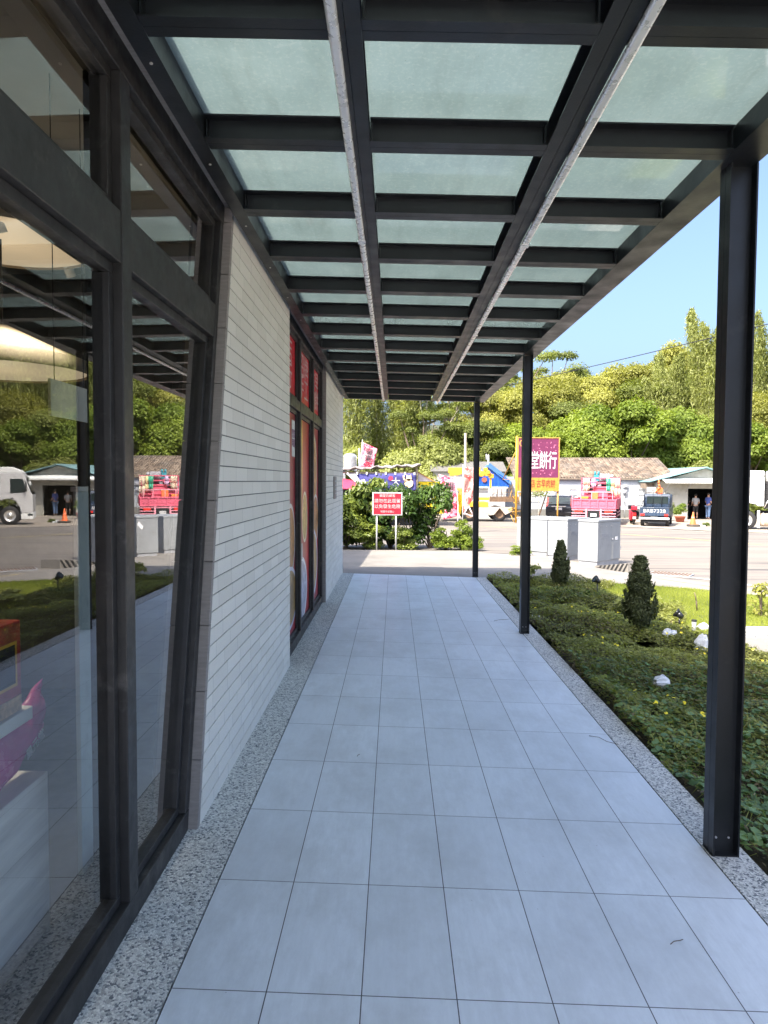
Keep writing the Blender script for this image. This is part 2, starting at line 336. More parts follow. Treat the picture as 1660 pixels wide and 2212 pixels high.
# ================================================================ GROUND SETTING
SX = -.02494
def gz(y): return -.05-.03*(min(y, 39.3)-12) if y > 12 else -.05
def hill(x, y):
    h = gz(y)
    if y > 53:
        t = y-53; h += .17*t*min(1, t/14) if t < 60 else .17*60+.05*(t-60)
        h += .9*math.sin(x*.09+1)*min(1, t/20)+.5*math.sin(x*.23+y*.11)*min(1, t/10)
    return h
def sheet(name, poly, m, dz, label=None):
    bm = bmesh.new(); vs = [bm.verts.new((x, y, 0)) for x, y in poly]; bm.faces.new(vs)
    bmesh.ops.triangulate(bm, faces=bm.faces[:])
    for yy in (12, 39.3):
        bmesh.ops.bisect_plane(bm, geom=bm.verts[:]+bm.edges[:]+bm.faces[:], plane_co=(0, yy, 0), plane_no=(0, 1, 0), dist=1e-4)
    for v in bm.verts: v.co.z = gz(v.co.y)+dz
    bmesh.ops.recalc_face_normals(bm, faces=bm.faces)
    if sum(f.normal.z for f in bm.faces) < 0: bmesh.ops.reverse_faces(bm, faces=bm.faces)
    me = bpy.data.meshes.new(name); bm.to_mesh(me); bm.free(); me.materials.append(m)
    o = link(bpy.data.objects.new(name, me)); o['kind'] = 'structure'; return o
xs = [-600, -300, -150, -90, -60]+list(range(-50, 96, 3))+[120, 180, 300, 600]
ys = [-300, -100, -40, -10, 0, 6, 12, 20, 30, 39.3, 46, 53]+list(range(56, 125, 3))+[140, 180, 260, 400, 700]
g = MB(); g.add([(x, y, hill(x, y)-.035 if y > 12 else -.13) for y in ys for x in xs],
                [(j*len(xs)+i, j*len(xs)+i+1, (j+1)*len(xs)+i+1, (j+1)*len(xs)+i) for j in range(len(ys)-1) for i in range(len(xs)-1)], True)
tag(g.build('ground', M['hillsoil'], recalc=False), kind='structure')
# walkway slab, tile field and washed pebble borders (the paving falls 2.5 % towards the garden)
def slab(name, x0, x1, y0, y1, m, top=0, th=.12, steps=1):
    b = MB(); b.box(x0, x1, y0, y1, -th, 0, lambda x, y, z: (x, y, z+SX*x+top)); o = b.build(name, m); o['kind'] = 'structure'; return o
slab('walkway', -.694, 1.406, -4, 11.93, M['tiles'])
slab('pebble_border', -1.02, -.698, -4, 11.93, M['pebble'], .002)
slab('pebble_border', 1.410, 1.585, -4, 11.93, M['pebble'], .002)
pave_edge = [(2.21, 18.13), (2.56, 17.77), (3.16, 17.35), (3.86, 16.9), (4.02, 15.4), (4.08, 14.04), (4.25, 13.3), (4.71, 12.6), (5.24, 11.6), (5.73, 10.68), (7.6, 8.6), (12, 4.5), (22, -4)]
sheet('pavement', [(-14, 11.95), (1.6, 11.95), (2.4, 11.9), (3.3, 11.62), (3.95, 11.3), (4.6, 10.98), (5.05, 10.65), (6.6, 9.1), (11, 4.6), (20, -4)]+pave_edge[::-1]+[(2.1, 18.7), (-14, 18.9)], M['concrete'], 0)
sheet('unseen_bounce_paving', [(-80, -4.05), (60, -4.05), (60, -80), (-80, -80)], M['concrete'], 0)  # unseen paving behind the camera, added to bounce light into the shaded walkway
sheet('road', [(2.2, 18.2)]+pave_edge[1:]+[(60, -4), (60, 9), (26, 25), (18.5, 29.6), (15.4, 32.6), (13.6, 36.6), (11.6, 41), (9.2, 45.4), (5, 47.3), (-60, 49), (-60, 19.5), (2.0, 19.2)], M['asphalt'], -.02)
sheet('forecourt', [(60, 9.1), (60, 53), (-60, 53), (-60, 49.1), (5, 47.4), (9.3, 45.5), (11.7, 41.1), (13.7, 36.7), (15.5, 32.7), (18.6, 29.7), (26, 25.1)], M['dusty'], -.004)
def line_mat(name, c):
    n = NT(name); f = n.noise(n.map(), 3, 6, .75); col = n.mix(n.ramp(f, [(.42, 0), (.62, .85)]), c, (.27, .25, .22, 1)); n.set('Base Color', col); n.set('Roughness', .8); return n.m
M['yline'] = line_mat('faded_yellow_marking', (.62, .48, .16, 1)); M['wline'] = line_mat('faded_white_marking', (.60, .59, .55, 1))
def ribbon(name, pts, w, m, dz):
    pts = [Vector(p) for p in pts]; L = []; Rr = []
    for i, p in enumerate(pts):
        d = (pts[min(i+1, len(pts)-1)]-pts[max(i-1, 0)]).normalized(); n = Vector((-d.y, d.x)); L.append(p+n*w/2); Rr.append(p-n*w/2)
    return sheet(name, [tuple(p) for p in L]+[tuple(p) for p in Rr[::-1]], m, dz)
ribbon('road_marking', [(4.5, 38.5), (8.0, 33), (9.7, 29.5), (10.7, 26.6), (11.35, 24.6), (11.95, 22.4), (13.4, 18.5), (17, 13), (26, 5)], .16, M['yline'], -.012)
ribbon('road_marking', [(13.0, 36.3), (14.7, 32.5), (17.9, 29.2), (25.5, 24.5), (40, 17)], .13, M['wline'], -.012)
ribbon('road_marking', [(4.9, 13.0), (5.55, 12.0), (6.1, 11.0), (8, 9.1), (12.5, 5)], .13, M['wline'], -.012)
ribbon('road_marking', [(4.55, 12.1), (5.1, 11.15), (5.6, 10.45), (7.4, 8.5)], .05, M['yline'], .005)
# drain cover set in the gutter
t = thing('drain_cover', 'dark grey rectangular drain cover set in the gutter beside the sunlit road', 'drain cover', (5.12, 12.85, gz(12.85)), R(-35))
MB().box(-.36, .36, -.22, .22, -.02, .006).build('frame', M['grey'], t, wc=False)
b = MB()
for i in range(11): b.box(-.33+i*.062, -.33+i*.062+.04, -.19, .19, .004, .012)
b.build('grate', M['rust'], t, wc=False)

# ================================================================ CANOPY
ZC = lambda x: 3.008-.023*x
def sh(x, y, z): return (x, y, z+ZC(x))
can = thing('glass_canopy', 'black steel walkway canopy roofed with frosted green glass panes', 'canopy', (1.45, 3.07, -.04))
JY = [2.21+.75*k for k in range(-4, 14)]
segs = [(-.79, -.212), (-.108, .618), (.722, 1.378)]
for y in JY:
    b = MB()
    for x0, x1 in segs:
        for s in (-1, 1):
            a, c = (y+.001, y+.05) if s > 0 else (y-.05, y-.001)
            b.box(x0, x1, a, c, 0, .006, sh); b.box(x0, x1, a, c, .092, .098, sh)
            wy = (y+.001, y+.006) if s > 0 else (y-.006, y-.001); b.box(x0, x1, wy[0], wy[1], .006, .092, sh)
        for xe in (x0+.004, x1-.010):    # welded end cleats
            b.box(xe, xe+.006, y-.04, y-.007, .012, .086, sh)
    b.build('joist', M['steel'], can)
Y0, Y1 = JY[0]-.05, JY[-1]+.05
for x0, x1 in ((-.21, -.11), (.62, .72)):
    b = MB(); xm = (x0+x1)/2
    for a, c in ((x0, xm-.001), (xm+.001, x1)):
        b.box(a, c, Y0, Y1, 0, .006, sh); b.box(a, c, Y0, Y1, .093, .098, sh)
    b.box(xm-.006, xm-.001, Y0, Y1, .006, .093, sh); b.box(xm+.001, xm+.006, Y0, Y1, .006, .093, sh)
    b.build('beam', M['steel'], can)
b = MB()      # wall beam (channel) and outer edge beam (H section, 150 x 150)
b.box(-.862, -.792, Y0, Y1, 0, .006, sh); b.box(-.798, -.792, Y0, Y1, .006, .15, sh); b.box(-.862, -.798, Y0, Y1, .144, .15, sh); b.build('wall_beam', M['steel'], can)
for y in np.arange(-.6, 12, .75): MB().cyl((-.83, y, ZC(-.83)-.004), (-.83, y, ZC(-.83)), .006, n=6).build('bolt', M['chrome'], can)
b = MB(); b.box(1.38, 1.53, Y0, Y1, 0, .009, sh); b.box(1.38, 1.53, Y0, Y1, .141, .15, sh); b.box(1.383, 1.389, Y0, Y1, .009, .141, sh); b.box(1.521, 1.527, Y0, Y1, .009, .141, sh)
b.build('edge_beam', M['steel'], can)
for i in range(len(JY)-1):
    for x0, x1 in ((-.86, -.163), (-.157, .667), (.673, 1.56)):
        o = MB().box(x0, x1, JY[i]+.003, JY[i+1]-.003, .1, .112, sh).build('glass_pane', M['canopy_glass'], can)
        o.data.materials.append(M['clear'])          # frosted film on the underside, clear glass above it
        for p in o.data.polygons: p.material_index = 0 if p.normal.z < -.5 else 1
for x, w in ((-.195, .036), (.738, .040)):
    b = MB(); y = Y0
    while y < Y1:
        b.box(x-w/2, x+w/2, y, min(y+2.44, Y1), -.024, -.002, sh); y += 2.448
    b.build('conduit', M['pipe'], can, bevel=.0095)
    for k in range(1, 6): MB().box(x-w/2-.004, x+w/2+.004, Y0+2.444*k-.03, Y0+2.444*k+.03, -.027, -.0245, sh).build('conduit_joint', M['pipe'], can)
for y, xl, xr in ((3.07, 1.418, 1.534), (7.55, 1.382, 1.476), (12.02, 1.366, 1.458)):
    b = MB(); zt = ZC(1.455)-.001; zb = SX*1.45
    def flange(xa, xb):
        b.box(xa, xb, y-.05, y-.0012, zb, zt); b.box(xa, xb, y+.0012, y+.05, zb, zt)
    flange(xl, xl+.007); flange(xr-.007, xr)
    b.box(xl+.007, xr-.007, y-.0062, y-.0012, zb, zt); b.box(xl+.007, xr-.007, y+.0012, y+.0062, zb, zt)
    p = b.build('post', M['steel'], can)
    b = MB(); b.box(xl-.004, xr-.004, y-.048, y+.048, zb-.004, zb+.006)
    q = b.build('base_plate', M['steel'], can)
    for dx in (xl+.03, xr-.03): MB().cyl((dx, y-.007, zb+.07), (dx, y-.013, zb+.07), .005, n=6).build('bolt', M['grey'], can)

# ================================================================ SHOP BUILDING
shop = thing('shop_building', 'pale tiled shop building with dark framed windows along the covered walkway', 'building', (-.9, 0, 0))
XW, XF, XG = -.89, -.932, -.985
def tiled_wall(name, ya, yb, rake, z0=.015, z1=3.11):
    """courses of split stone strips, each 80 mm with a sunk joint; the near end may be raked"""
    b = MB(); z = z0
    while z < z1-.01:
        zt = min(z+.0745, z1)
        b.add([(x, ya+(rake*zz if k == 0 else 0) if k == 0 else yb, zz) for zz in (z, zt) for k in (0, 1) for x in (XW-.02, XW)],
              [(0, 2, 3, 1), (4, 5, 7, 6), (0, 1, 5, 4), (2, 6, 7, 3), (0, 4, 6, 2), (1, 3, 7, 5)])
        z += .08
    return b.build(name, M['wallstrip'], shop, bevel=.0015)
def wallstrip():
    n = NT('cream_stone_wall_tiles'); sp = n.n('ShaderNodeSeparateXYZ'); n.l(n.co(), sp.inputs[0])
    zi = n.math('FLOOR', n.math('DIVIDE', n.math('ADD', sp.outputs[2], -.0115), .08))
    wn = n.n('ShaderNodeTexWhiteNoise', noise_dimensions='1D'); n.l(zi, wn.inputs['W'])
    u = n.math('ADD', n.math('DIVIDE', sp.outputs[1], .30), n.math('MULTIPLY', wn.outputs['Value'], 3)); fu = n.math('FRACT', u)
    joint = n.math('GREATER_THAN', n.math('ABSOLUTE', n.math('SUBTRACT', fu, .5)), .4955)
    cb = n.n('ShaderNodeCombineXYZ'); n.l(n.math('FLOOR', u), cb.inputs[0]); n.l(zi, cb.inputs[1]); w2 = n.n('ShaderNodeTexWhiteNoise'); n.l(cb.outputs[0], w2.inputs[0])
    c = n.ramp(w2.outputs['Value'], [(0, (.76, .72, .64, 1)), (1, (.86, .82, .74, 1))])
    f = n.noise(n.map((1, 6, 30)), 8, 6, .7); c = n.mix(n.ramp(f, [(.45, 0), (.8, .45)]), c, (.64, .60, .54, 1))
    p = n.ramp(n.noise(n.map((1, 1, 2.5)), 120, 3, .8), [(.55, 0), (.75, .4)]); c = n.mix(p, c, (.40, .38, .35, 1))
    c = n.mix(n.math('MULTIPLY', joint, .8), c, (.20, .19, .17, 1)); n.set('Base Color', c); n.set('Roughness', .8)
    n.bump(n.math('SUBTRACT', n.math('ADD', n.math('MULTIPLY', f, .5), n.noise(n.map(), 150, 4)), joint), .35, .002); return n.m
M['wallstrip'] = wallstrip()
M['wallback'] = mat('dark_mortar', (.13, .13, .125, 1), .95, var=.1)
RK = .245
tiled_wall('tiled_wall', 3.125, 5.90, RK); tiled_wall('tiled_wall', 9.06, 12.0, 0)
# mortar bed / structural wall behind the strips, as butted solids
b = MB()
b.add([(x, y, z) for z, ys_ in ((.0, (3.13, 5.898)), (3.108, (3.13+RK*3.11, 5.898))) for y in ys_ for x in (-1.13, XW-.006)],
      [(0, 2, 3, 1), (4, 5, 7, 6), (0, 1, 5, 4), (2, 6, 7, 3), (0, 4, 6, 2), (1, 3, 7, 5)])
b.build('wall_core', M['wallback'], shop)
MB().box(-1.13, XW-.006, 9.062, 11.998, 0, 3.108).build('wall_core', M['wallback'], shop)
# stone reveals with joints every 300 mm (raked pier edge, soffit, far reveal)
b = MB()
for k in range(11):
    z0, z1 = .02+k*.3, min(.02+k*.3+.296, 3.105)
    if z1 <= z0: break
    ya = lambda z: 3.083+RK*z
    b.add([(x, ya(z)+d, z) for z in (z0, z1) for d in (0, .04) for x in (-1.10, XW-.001)], [(0, 2, 3, 1), (4, 5, 7, 6), (0, 1, 5, 4), (2, 6, 7, 3), (0, 4, 6, 2), (1, 3, 7, 5)])
b.build('stone_pier_edge', M['stone_v'], shop)
b = MB()
for k in range(40):
    z0, z1 = .02+k*.08, min(.02+k*.08+.077, 3.105)
    if z1 <= z0: break
    b.box(-1.10, XW-.001, 9.015, 9.058, z0, z1)
b.build('stone_pier_edge', M['stone_v'], shop)
for ya, yb in ((-1.0, 3.84), (5.902, 9.06)):
    y = ya; b = MB()
    while y < yb: b.box(-1.12, XW-.001, y, min(y+.597, yb), 3.112, 3.14); y += .6
    b.build('stone_soffit', M['stone'], shop)
b = MB(); b.box(-1.3, XW+.0005, -1.2, 12.0, 3.142, 3.26); b.build('parapet_wall', M['plaster'], shop)
b = MB(); b.box(-1.34, XW+.03, -1.24, 12.04, 3.26, 3.30); b.build('parapet_cap', M['grey'], shop)
MB().box(-3.3, -1.3, -1.2, 12.0, 3.142, 3.24).build('flat_roof', M['plaster'], shop)
MB().box(-14, -3.3, -1.2, 17.5, -.1, 4.75).build('main_block', M['plaster'], shop)
MB().box(-3.28, -1.13, 11.8, 11.99, 0, 3.14).build('end_wall', M['plaster'], shop); MB().box(-3.28, -.90, -1.19, -1.0, 0, 3.14).build('end_wall', M['plaster'], shop)
# small letter slot on the far wall
b = MB(); b.box(XW, XW+.02, 10.1, 10.45, 1.35, 1.68); b.build('wall_plate', M['stone'], shop, bevel=.004)
b = MB()
for z in (1.42, 1.48, 1.54, 1.60): b.box(XW+.02, XW+.023, 10.14, 10.41, z, z+.02)
b.build('plate_lettering', M['grey'], shop)
# windows: frame bars at XF (front) down to XG (glass), an inner sash ring round every opening
def window(name, ylist, zlist, rake=0, ends=(.07, .07), mull=.085, trans=.175, head=.11, sill=.10, ydark=.04):
    """ylist: opening limits (y positions of bar centres), first and last are the jambs"""
    fr = MB()
    za, zb_ = zlist[0], zlist[-1]; tz = zlist[1]
    y0, y1 = ylist[0], ylist[-1]; K = lambda z: rake*z
    def bar(poly, x0, x1): fr.prism(poly, x0, x1, 'x')
    xb = -1.06
    # sill, head
    bar([(y0, za), (y1, za), (y1+K(sill), za+sill), (y0, za+sill)], xb, XF)
    bar([(y0, zb_-head), (y1+K(zb_-head), zb_-head), (y1+K(zb_), zb_), (y0, zb_)], xb, XF)
    zs, zh = za+sill, zb_-head; t0, t1 = tz-trans/2, tz+trans/2
    e = .0015
    spans = []
    cuts = [y0+ends[0]]
    fr.prism([(y0, zs+e), (y0+ends[0], zs+e), (y0+ends[0], zh-e), (y0, zh-e)], xb, XF-.0012, 'x')
    for y in ylist[1:-1]:
        fr.prism([(y-mull/2, zs+e), (y+mull/2, zs+e), (y+mull/2, zh-e), (y-mull/2, zh-e)], xb, XF+.0012, 'x'); spans.append((cuts[-1], y-mull/2)); cuts.append(y+mull/2)
    fr.prism([(y1-ends[1]+K(zs), zs+e), (y1+K(zs), zs+e), (y1+K(zh), zh-e), (y1-ends[1]+K(zh), zh-e)], xb, XF-.0012, 'x'); spans.append((cuts[-1], y1-ends[1]))
    w = None
    for i, (a, c) in enumerate(spans):
        kk = rake if i == len(spans)-1 else 0
        fr.prism([(a+e, t0), (c+kk*t0-e, t0), (c+kk*t1-e, t1), (a+e, t1)], xb, XF-.0018, 'x')
    o = fr.build(name, M['frame'], shop, bevel=.003)
    glazing = []
    for i, (a, c) in enumerate(spans):
        kk = rake if i == len(spans)-1 else 0
        for zz0, zz1 in ((zs, t0), (t1, zh)):
            C = lambda z: c+kk*z
            sa = MB(); q = .038; xs0, xs1 = -1.02, -.962
            sa.prism([(a+e, zz0+e), (C(zz0)-e, zz0+e), (C(zz0+q)-e, zz0+q), (a+e, zz0+q)], xs0, xs1, 'x')
            sa.prism([(a+e, zz1-q), (C(zz1-q)-e, zz1-q), (C(zz1)-e, zz1-e), (a+e, zz1-e)], xs0, xs1, 'x')
            sa.prism([(a+e, zz0+q), (a+q, zz0+q), (a+q, zz1-q), (a+e, zz1-q)], xs0, xs1-.001, 'x')
            sa.prism([(C(zz0+q)-q, zz0+q), (C(zz0+q)-e, zz0+q), (C(zz1-q)-e, zz1-q), (C(zz1-q)-q, zz1-q)], xs0, xs1-.001, 'x')
            # gasket line
            r_ = q+.006
            sa2 = sa.build('sash', M['frame'], o, wc=False, bevel=.002)
            for v in sa2.data.vertices: v.co.x -= shop.location.x; 
            p = MB(); p.prism([(a+q-.004, zz0+q-.004), (C(zz0+q)-q+.004, zz0+q-.004), (C(zz1-q)-q+.004, zz1-q+.004), (a+q-.004, zz1-q+.004)], XG-.001, XG, 'x')
            p2 = MB(); p2.add([(XG, a+q-.004, zz0+q-.004), (XG, C(zz0+q)-q+.004, zz0+q-.004), (XG, C(zz1-q)-q+.004, zz1-q+.004), (XG, a+q-.004, zz1-q+.004)], [(0, 1, 2, 3)])
            po = p2.build('pane', M['glass'], o, wc=False)
            for v in po.data.vertices: v.co.x -= shop.location.x
            glazing.append((a+q, C(zz0+q)-q, zz0+q, zz1-q))
    return o, glazing
win1, _ = window('shop_window', [-.998, .28, 2.43, 3.08], [.015, 2.443, 3.11], RK, (.07, .06))
win2, GL2 = window('shop_window', [5.902, 6.92, 8.02, 9.01], [.015, 2.345, 3.11], 0, (.06, .06), .07, .095, .10, .10)
# ---- printed film on the far window (printed sheets just inside the glass)
def film(y0, y1, z0, z1, m, name='printed_film', label=None):
    b = MB(); b.add([(XG+.003, y0, z0), (XG+.003, y1, z0), (XG+.003, y1, z1), (XG+.003, y0, z1)], [(0, 1, 2, 3)])
    o = b.build(name, m, win2, wc=False, recalc=False)
    for v in o.data.vertices: v.co.x -= shop.location.x
    if label: o['label'] = label
    return o
def film_mat(name, base, blobs, seed):
    """printed food picture: plates (ellipses) of food texture on a ground colour"""
    n = NT(name); co = n.co(); sp = n.n('ShaderNodeSeparateXYZ'); n.l(co, sp.inputs[0]); c = base
    nz = n.noise(n.map((1, 1, 1), (seed, 0, 0)), 5, 6, .7, 1.5)
    c = n.ramp(n.noise(n.map((1, 1, .6), (seed, 3, 0)), 1.6, 5, .6), [(.35, base), (.6, mul(base, .65)), (.75, mul(base, 1.3))])
    for (y, z, ry, rz, col, rim) in blobs:
        dy = n.math('DIVIDE', n.math('SUBTRACT', sp.outputs[1], y), ry); dz = n.math('DIVIDE', n.math('SUBTRACT', sp.outputs[2], z), rz)
        d = n.math('SQRT', n.math('ADD', n.math('MULTIPLY', dy, dy), n.math('MULTIPLY', dz, dz)))
        food = n.ramp(nz, [(.3, mul(col, .45)), (.5, col), (.62, mul(col, 1.5)), (.75, mul(col, .7))])
        c = n.mix(n.math('LESS_THAN', d, 1.0), c, rim); c = n.mix(n.math('LESS_THAN', d, .88), c, food)
    n.set('Base Color', c); n.set('Roughness', .35); return n.m
g_lo = [g for g in GL2 if g[2] < 1]; g_hi = [g for g in GL2 if g[2] > 1]
RED = (.68, .014, .035, 1)
FB = [film_mat('printed_food_film_dark', (.40, .015, .035, 1), [(6.55, 1.05, .3, .35, (.35, .15, .04, 1), (.7, .65, .6, 1)), (6.5, .5, .5, .3, (.30, .18, .06, 1), (.6, .6, .7, 1))], 1),
      film_mat('printed_food_film_yellow', (.60, .02, .03, 1), [(7.22, 1.85, .22, .75, (.70, .45, .08, 1), (.70, .25, .05, 1)), (7.6, 1.22, .22, .28, (.62, .42, .12, 1), (.8, .75, .6, 1)), (7.3, .45, .5, .36, (.42, .40, .48, 1), (.8, .8, .82, 1))], 2),
      film_mat('printed_food_film_bowls', (.50, .03, .05, 1), [(8.4, 1.70, .38, .50, (.55, .28, .10, 1), (.75, .68, .5, 1)), (8.65, 1.15, .3, .3, (.50, .22, .08, 1), (.8, .78, .75, 1)), (8.35, .62, .5, .42, (.48, .30, .12, 1), (.75, .75, .85, 1))], 3)]
for i, (a, c, z0, z1) in enumerate(g_lo):
    film(a-.01, c+.01, z0-.01, z1+.01, FB[i], label=['dark red film with pale bowls of food', 'yellow and red film with plates of food', 'film with three large bowls of food'][i])
M['filmred'] = mat('red_window_film', RED, .35, var=.15, bump=0); M['filmlet'] = mat('pink_white_lettering', (.75, .55, .55, 1), .4, var=.05, bump=0)
def text(name, body, m, parent, loc, size, rot, ext=.002, sx=1, align='CENTER', world=False, sp=1.0, bold=0):
    cu = bpy.data.curves.new(name, 'FONT'); cu.body = body; cu.size = size; cu.align_x = align; cu.align_y = 'CENTER'; cu.extrude = ext; cu.space_line = sp; cu.resolution_u = 3; cu.offset = bold
    to = bpy.data.objects.new('tmp', cu); S.collection.objects.link(to)
    dg = bpy.context.evaluated_depsgraph_get(); me = bpy.data.meshes.new_from_object(to.evaluated_get(dg)); bpy.data.objects.remove(to)
    me.name = name; me.materials.clear(); me.materials.append(m); o = bpy.data.objects.new(name, me); link(o, parent)
    if world and parent and parent.type == 'EMPTY': loc = Vector(loc)-parent.location
    o.location = loc; o.rotation_euler = rot; o.scale = (sx, 1, 1); return o
FX = (R(90), 0, R(90)); FN = (R(90), 0, 0)
hi_txt = ['店\n行', '招牌\n手工', '古早\n肉餅']
for i, (a, c, z0, z1) in enumerate(g_hi):
    film(a-.01, c+.01, z0-.01, z1+.01, M['filmred'], label='red film with white characters')
    o = text('film_lettering', hi_txt[i], M['filmlet'], win2, (XG+.0045+.9, (a+c)/2+.05, (z0+z1)/2), .27, FX, .0006, 1.35, sp=.85)
o = film(g_lo[1][0]+.02, g_lo[1][0]+.42, .78, .95, M['white'], 'notice_card', 'white card taped to the glass')
for v in o.data.vertices: v.co.x += .002
o = film(g_lo[0][1]-.22, g_lo[0][1]-.02, 1.85, 2.2, M['offwhite'], 'notice_card', 'pale notice with purple lettering')
for v in o.data.vertices: v.co.x += .002
M['purple'] = mat('purple_ink', (.20, .02, .16, 1), .6)
text('card_lettering', '營業\n時間', M['purple'], win2, (XG+.0065+.9, g_lo[0][1]-.12, 2.02), .09, FX, .0004)

# ---- interior of the shop (seen dimly through the glass)
M['floor_in'] = mat('dark_shop_floor', (.035, .04, .045, 1), .5, var=.15); M['ceil_in'] = mat('shop_ceiling', (.10, .11, .105, 1), .9); M['wall_in'] = mat('shop_wall', (.16, .17, .17, 1), .9)
b = MB(); b.box(-3.29, -1.065, -1.0, 11.8, -.08, .02); b.build('interior_floor', M['floor_in'], shop)
b = MB(); b.box(-3.29, -1.125, -1.0, 11.8, 3.2, 3.28); b.build('interior_ceiling', M['ceil_in'], shop)
b = MB(); b.box(-3.295, -3.26, -1.0, 11.8, .02, 3.2); b.box(-3.26, -1.131, 5.2, 5.3, .02, 3.2); b.build('interior_wall', M['wall_in'], shop)
M['beige_shade'] = mat('beige_lamp_shade', (.36, .30, .22, 1), .7, var=.05)
for (nm, lab, x, y, z, r) in (('pendant_lamp', 'large beige disc lamp hanging inside the near shop window', -1.95, 3.5, 2.80, .42), ('pendant_lamp', 'lower cream cone lamp glowing inside the near shop window', -1.95, 3.45, 2.16, .40)):
    t = thing(nm, lab, 'lamp', (x, y, z), group='round lamps inside the shop')
    em = NT('lamp_diffuser'); em.set('Base Color', (.6, .5, .38, 1)); em.set('Emission Color', (1, .78, .52, 1)); em.set('Emission Strength', .08 if z > 2.5 else .07)
    MB().lathe((0, 0, 0), [(0, .0), (r*.97, 0.0)], 40).build('diffuser', em.m, t, wc=False)
    MB().lathe((0, 0, 0), [(r, -.01), (r, .055), (r*.9, .07), (.03, .09 if z > 2.5 else .22)], 40).build('shade', M['beige_shade'], t, wc=False)
    ld = bpy.data.lights.new('lamp_light', 'POINT'); ld.energy = .12; ld.color = (1, .80, .58); ld.shadow_soft_size = .12; lo = bpy.data.objects.new('lamp_light', ld); link(lo, t); lo.location = (0, 0, -.16)
    MB().cyl((0, 0, .09), (0, 0, 3.2-z), .006).build('cord', M['black'], t, wc=False)
t = thing('track_rail', 'pale lighting track with small spotlights under the shop ceiling', 'track light', (-1.85, 3.3, 2.88))
MB().box(-1.87, -1.83, -1, 5.1, 2.88, 2.91).build('rail', M['white'], t)
for y in (1.6, 2.4, 3.2, 3.9, 4.6):
    o = MB().cyl((-1.85, y, 2.87), (-1.83, y+.05, 2.76), .028).build('spot_head', M['white'], t)
    if y < 4:
        ld = bpy.data.lights.new('spot_light', 'SPOT'); ld.energy = 13; ld.color = (1, .86, .70); ld.spot_size = R(75); ld.spot_blend = .6; ld.shadow_soft_size = .03
        lo = bpy.data.objects.new('spot_light', ld); link(lo, t); lo.location = Vector((-1.65, y, 2.72))-t.location; lo.rotation_euler = (R(-4), R(16), 0)
M['greywood'] = mat('grey_wood_panel', (.72, .70, .66, 1), .6, 0, .25, 6, .2, 30, stretch=(1, .25, 3), dirt=((.36, .36, .35, 1), 7, .6))
t = thing('display_counter', 'grey wood grain display counter behind the near shop window', 'counter', (-1.26, 1.4, .02))
MB().box(-1.9, -1.225, .2, 2.405, .02, .585).build('body', M['greywood'], t, bevel=.004)
MB().box(-1.9, -1.235, .2, 2.33, .80, .845).build('shelf', M['offwhite'], t, bevel=.004)
MB().box(-1.9, -1.86, .2, 2.38, .59, .80).build('back_panel', M['greywood'], t)
M['redpack'] = mat('red_printed_packaging', (.36, .03, .03, 1), .4, 0, .4, 14, dirt=((.40, .16, .06, 1), 30, .58)); M['pinkbag'] = mat('glossy_magenta_foil', (.50, .045, .22, 1), .22, 0, .3, 5, .6, 9, bd=.02)
t = thing('gift_box', 'red printed gift box with gold framed picture on the counter shelf', 'box', (-1.4, 2.1, .846))
b = MB(); b.box(-1.62, -1.25, 1.75, 2.29, .847, 1.15); b.build('box_body', M['redpack'], t, bevel=.006)
b = MB()
for (a, c, d, e_) in ((2.06, 2.24, .935, .945), (2.06, 2.24, 1.075, 1.085), (2.06, 2.07, .945, 1.075), (2.23, 2.24, .945, 1.075)): b.box(-1.25, -1.248, a+.02, c+.02, d, e_)
b.build('gold_frame', M['yellow'], t); MB().box(-1.25, -1.249, 2.09, 2.25, .945, 1.075).build('picture', M['dark'], t)
MB().box(-1.25, -1.246, 1.76, 2.28, .849, .90).build('food_band', mat('printed_biscuit_band', (.50, .34, .20, 1), .5, 0, .5, 30), t)
for i, (y, z, tilt) in enumerate(((2.31, .585, .5), (2.14, .60, .9))):
    t = thing('snack_bag', ['front magenta foil snack bag with white lettering on the counter', 'rear magenta foil snack bag lying under the shelf'][i], 'snack bag', (-1.285-.12*i, y, z), group='magenta snack bags on the counter')
    def bag(u, v, i=i):
        a = (u-.5)*.42; h = (v-.5)*.30; th = .045*(1-abs(2*u-1)**3)*(1-abs(2*v-1)**2.5)
        return a, h, th
    b = MB()
    for s in (1, -1):
        def fn(u, v, s=s):
            a, h, th = bag(u, v); wr = .006*math.sin(u*17+v*9+i)+.004*math.sin(v*31)
            x = s*(th)+wr; y2 = a; z2 = h+.15
            return (x, y2*.93-z2*.05, max(z2*.62+y2*.34+.05, .004))
        b.grid(fn, 20, 14)
    b.build('foil', M['pinkbag'], t, wc=False)
    if i == 0: text('bag_lettering', '鳳元堂', M['white'], t, (.052, .03, .12), .042, (R(90), R(-20), R(90)), .001)
t = thing('upright_panel', 'tall narrow pale panel standing upright just inside the near shop window', 'panel', (-1.26, 2.83, .02))
M['palecol'] = mat('pale_blue_column', (.50, .58, .58, 1), .6, 0, .1, 4, dirt=((.40, .47, .48, 1), 9, .55))
MB().box(-1.27, -1.25, 2.72, 2.93, .02, 1.57).build('board', M['palecol'], t, bevel=.004); MB().box(-1.275, -1.245, 2.715, 2.935, 1.571, 1.59).build('cap', M['offwhite'], t)
t = thing('hanging_sign', 'small pale blank hanging sign inside the shop above the upright panel', 'sign', (-1.3, 2.78, 1.9))
MB().box(-1.31, -1.30, 2.62, 2.95, 1.86, 2.0).build('board', M['offwhite'], t)
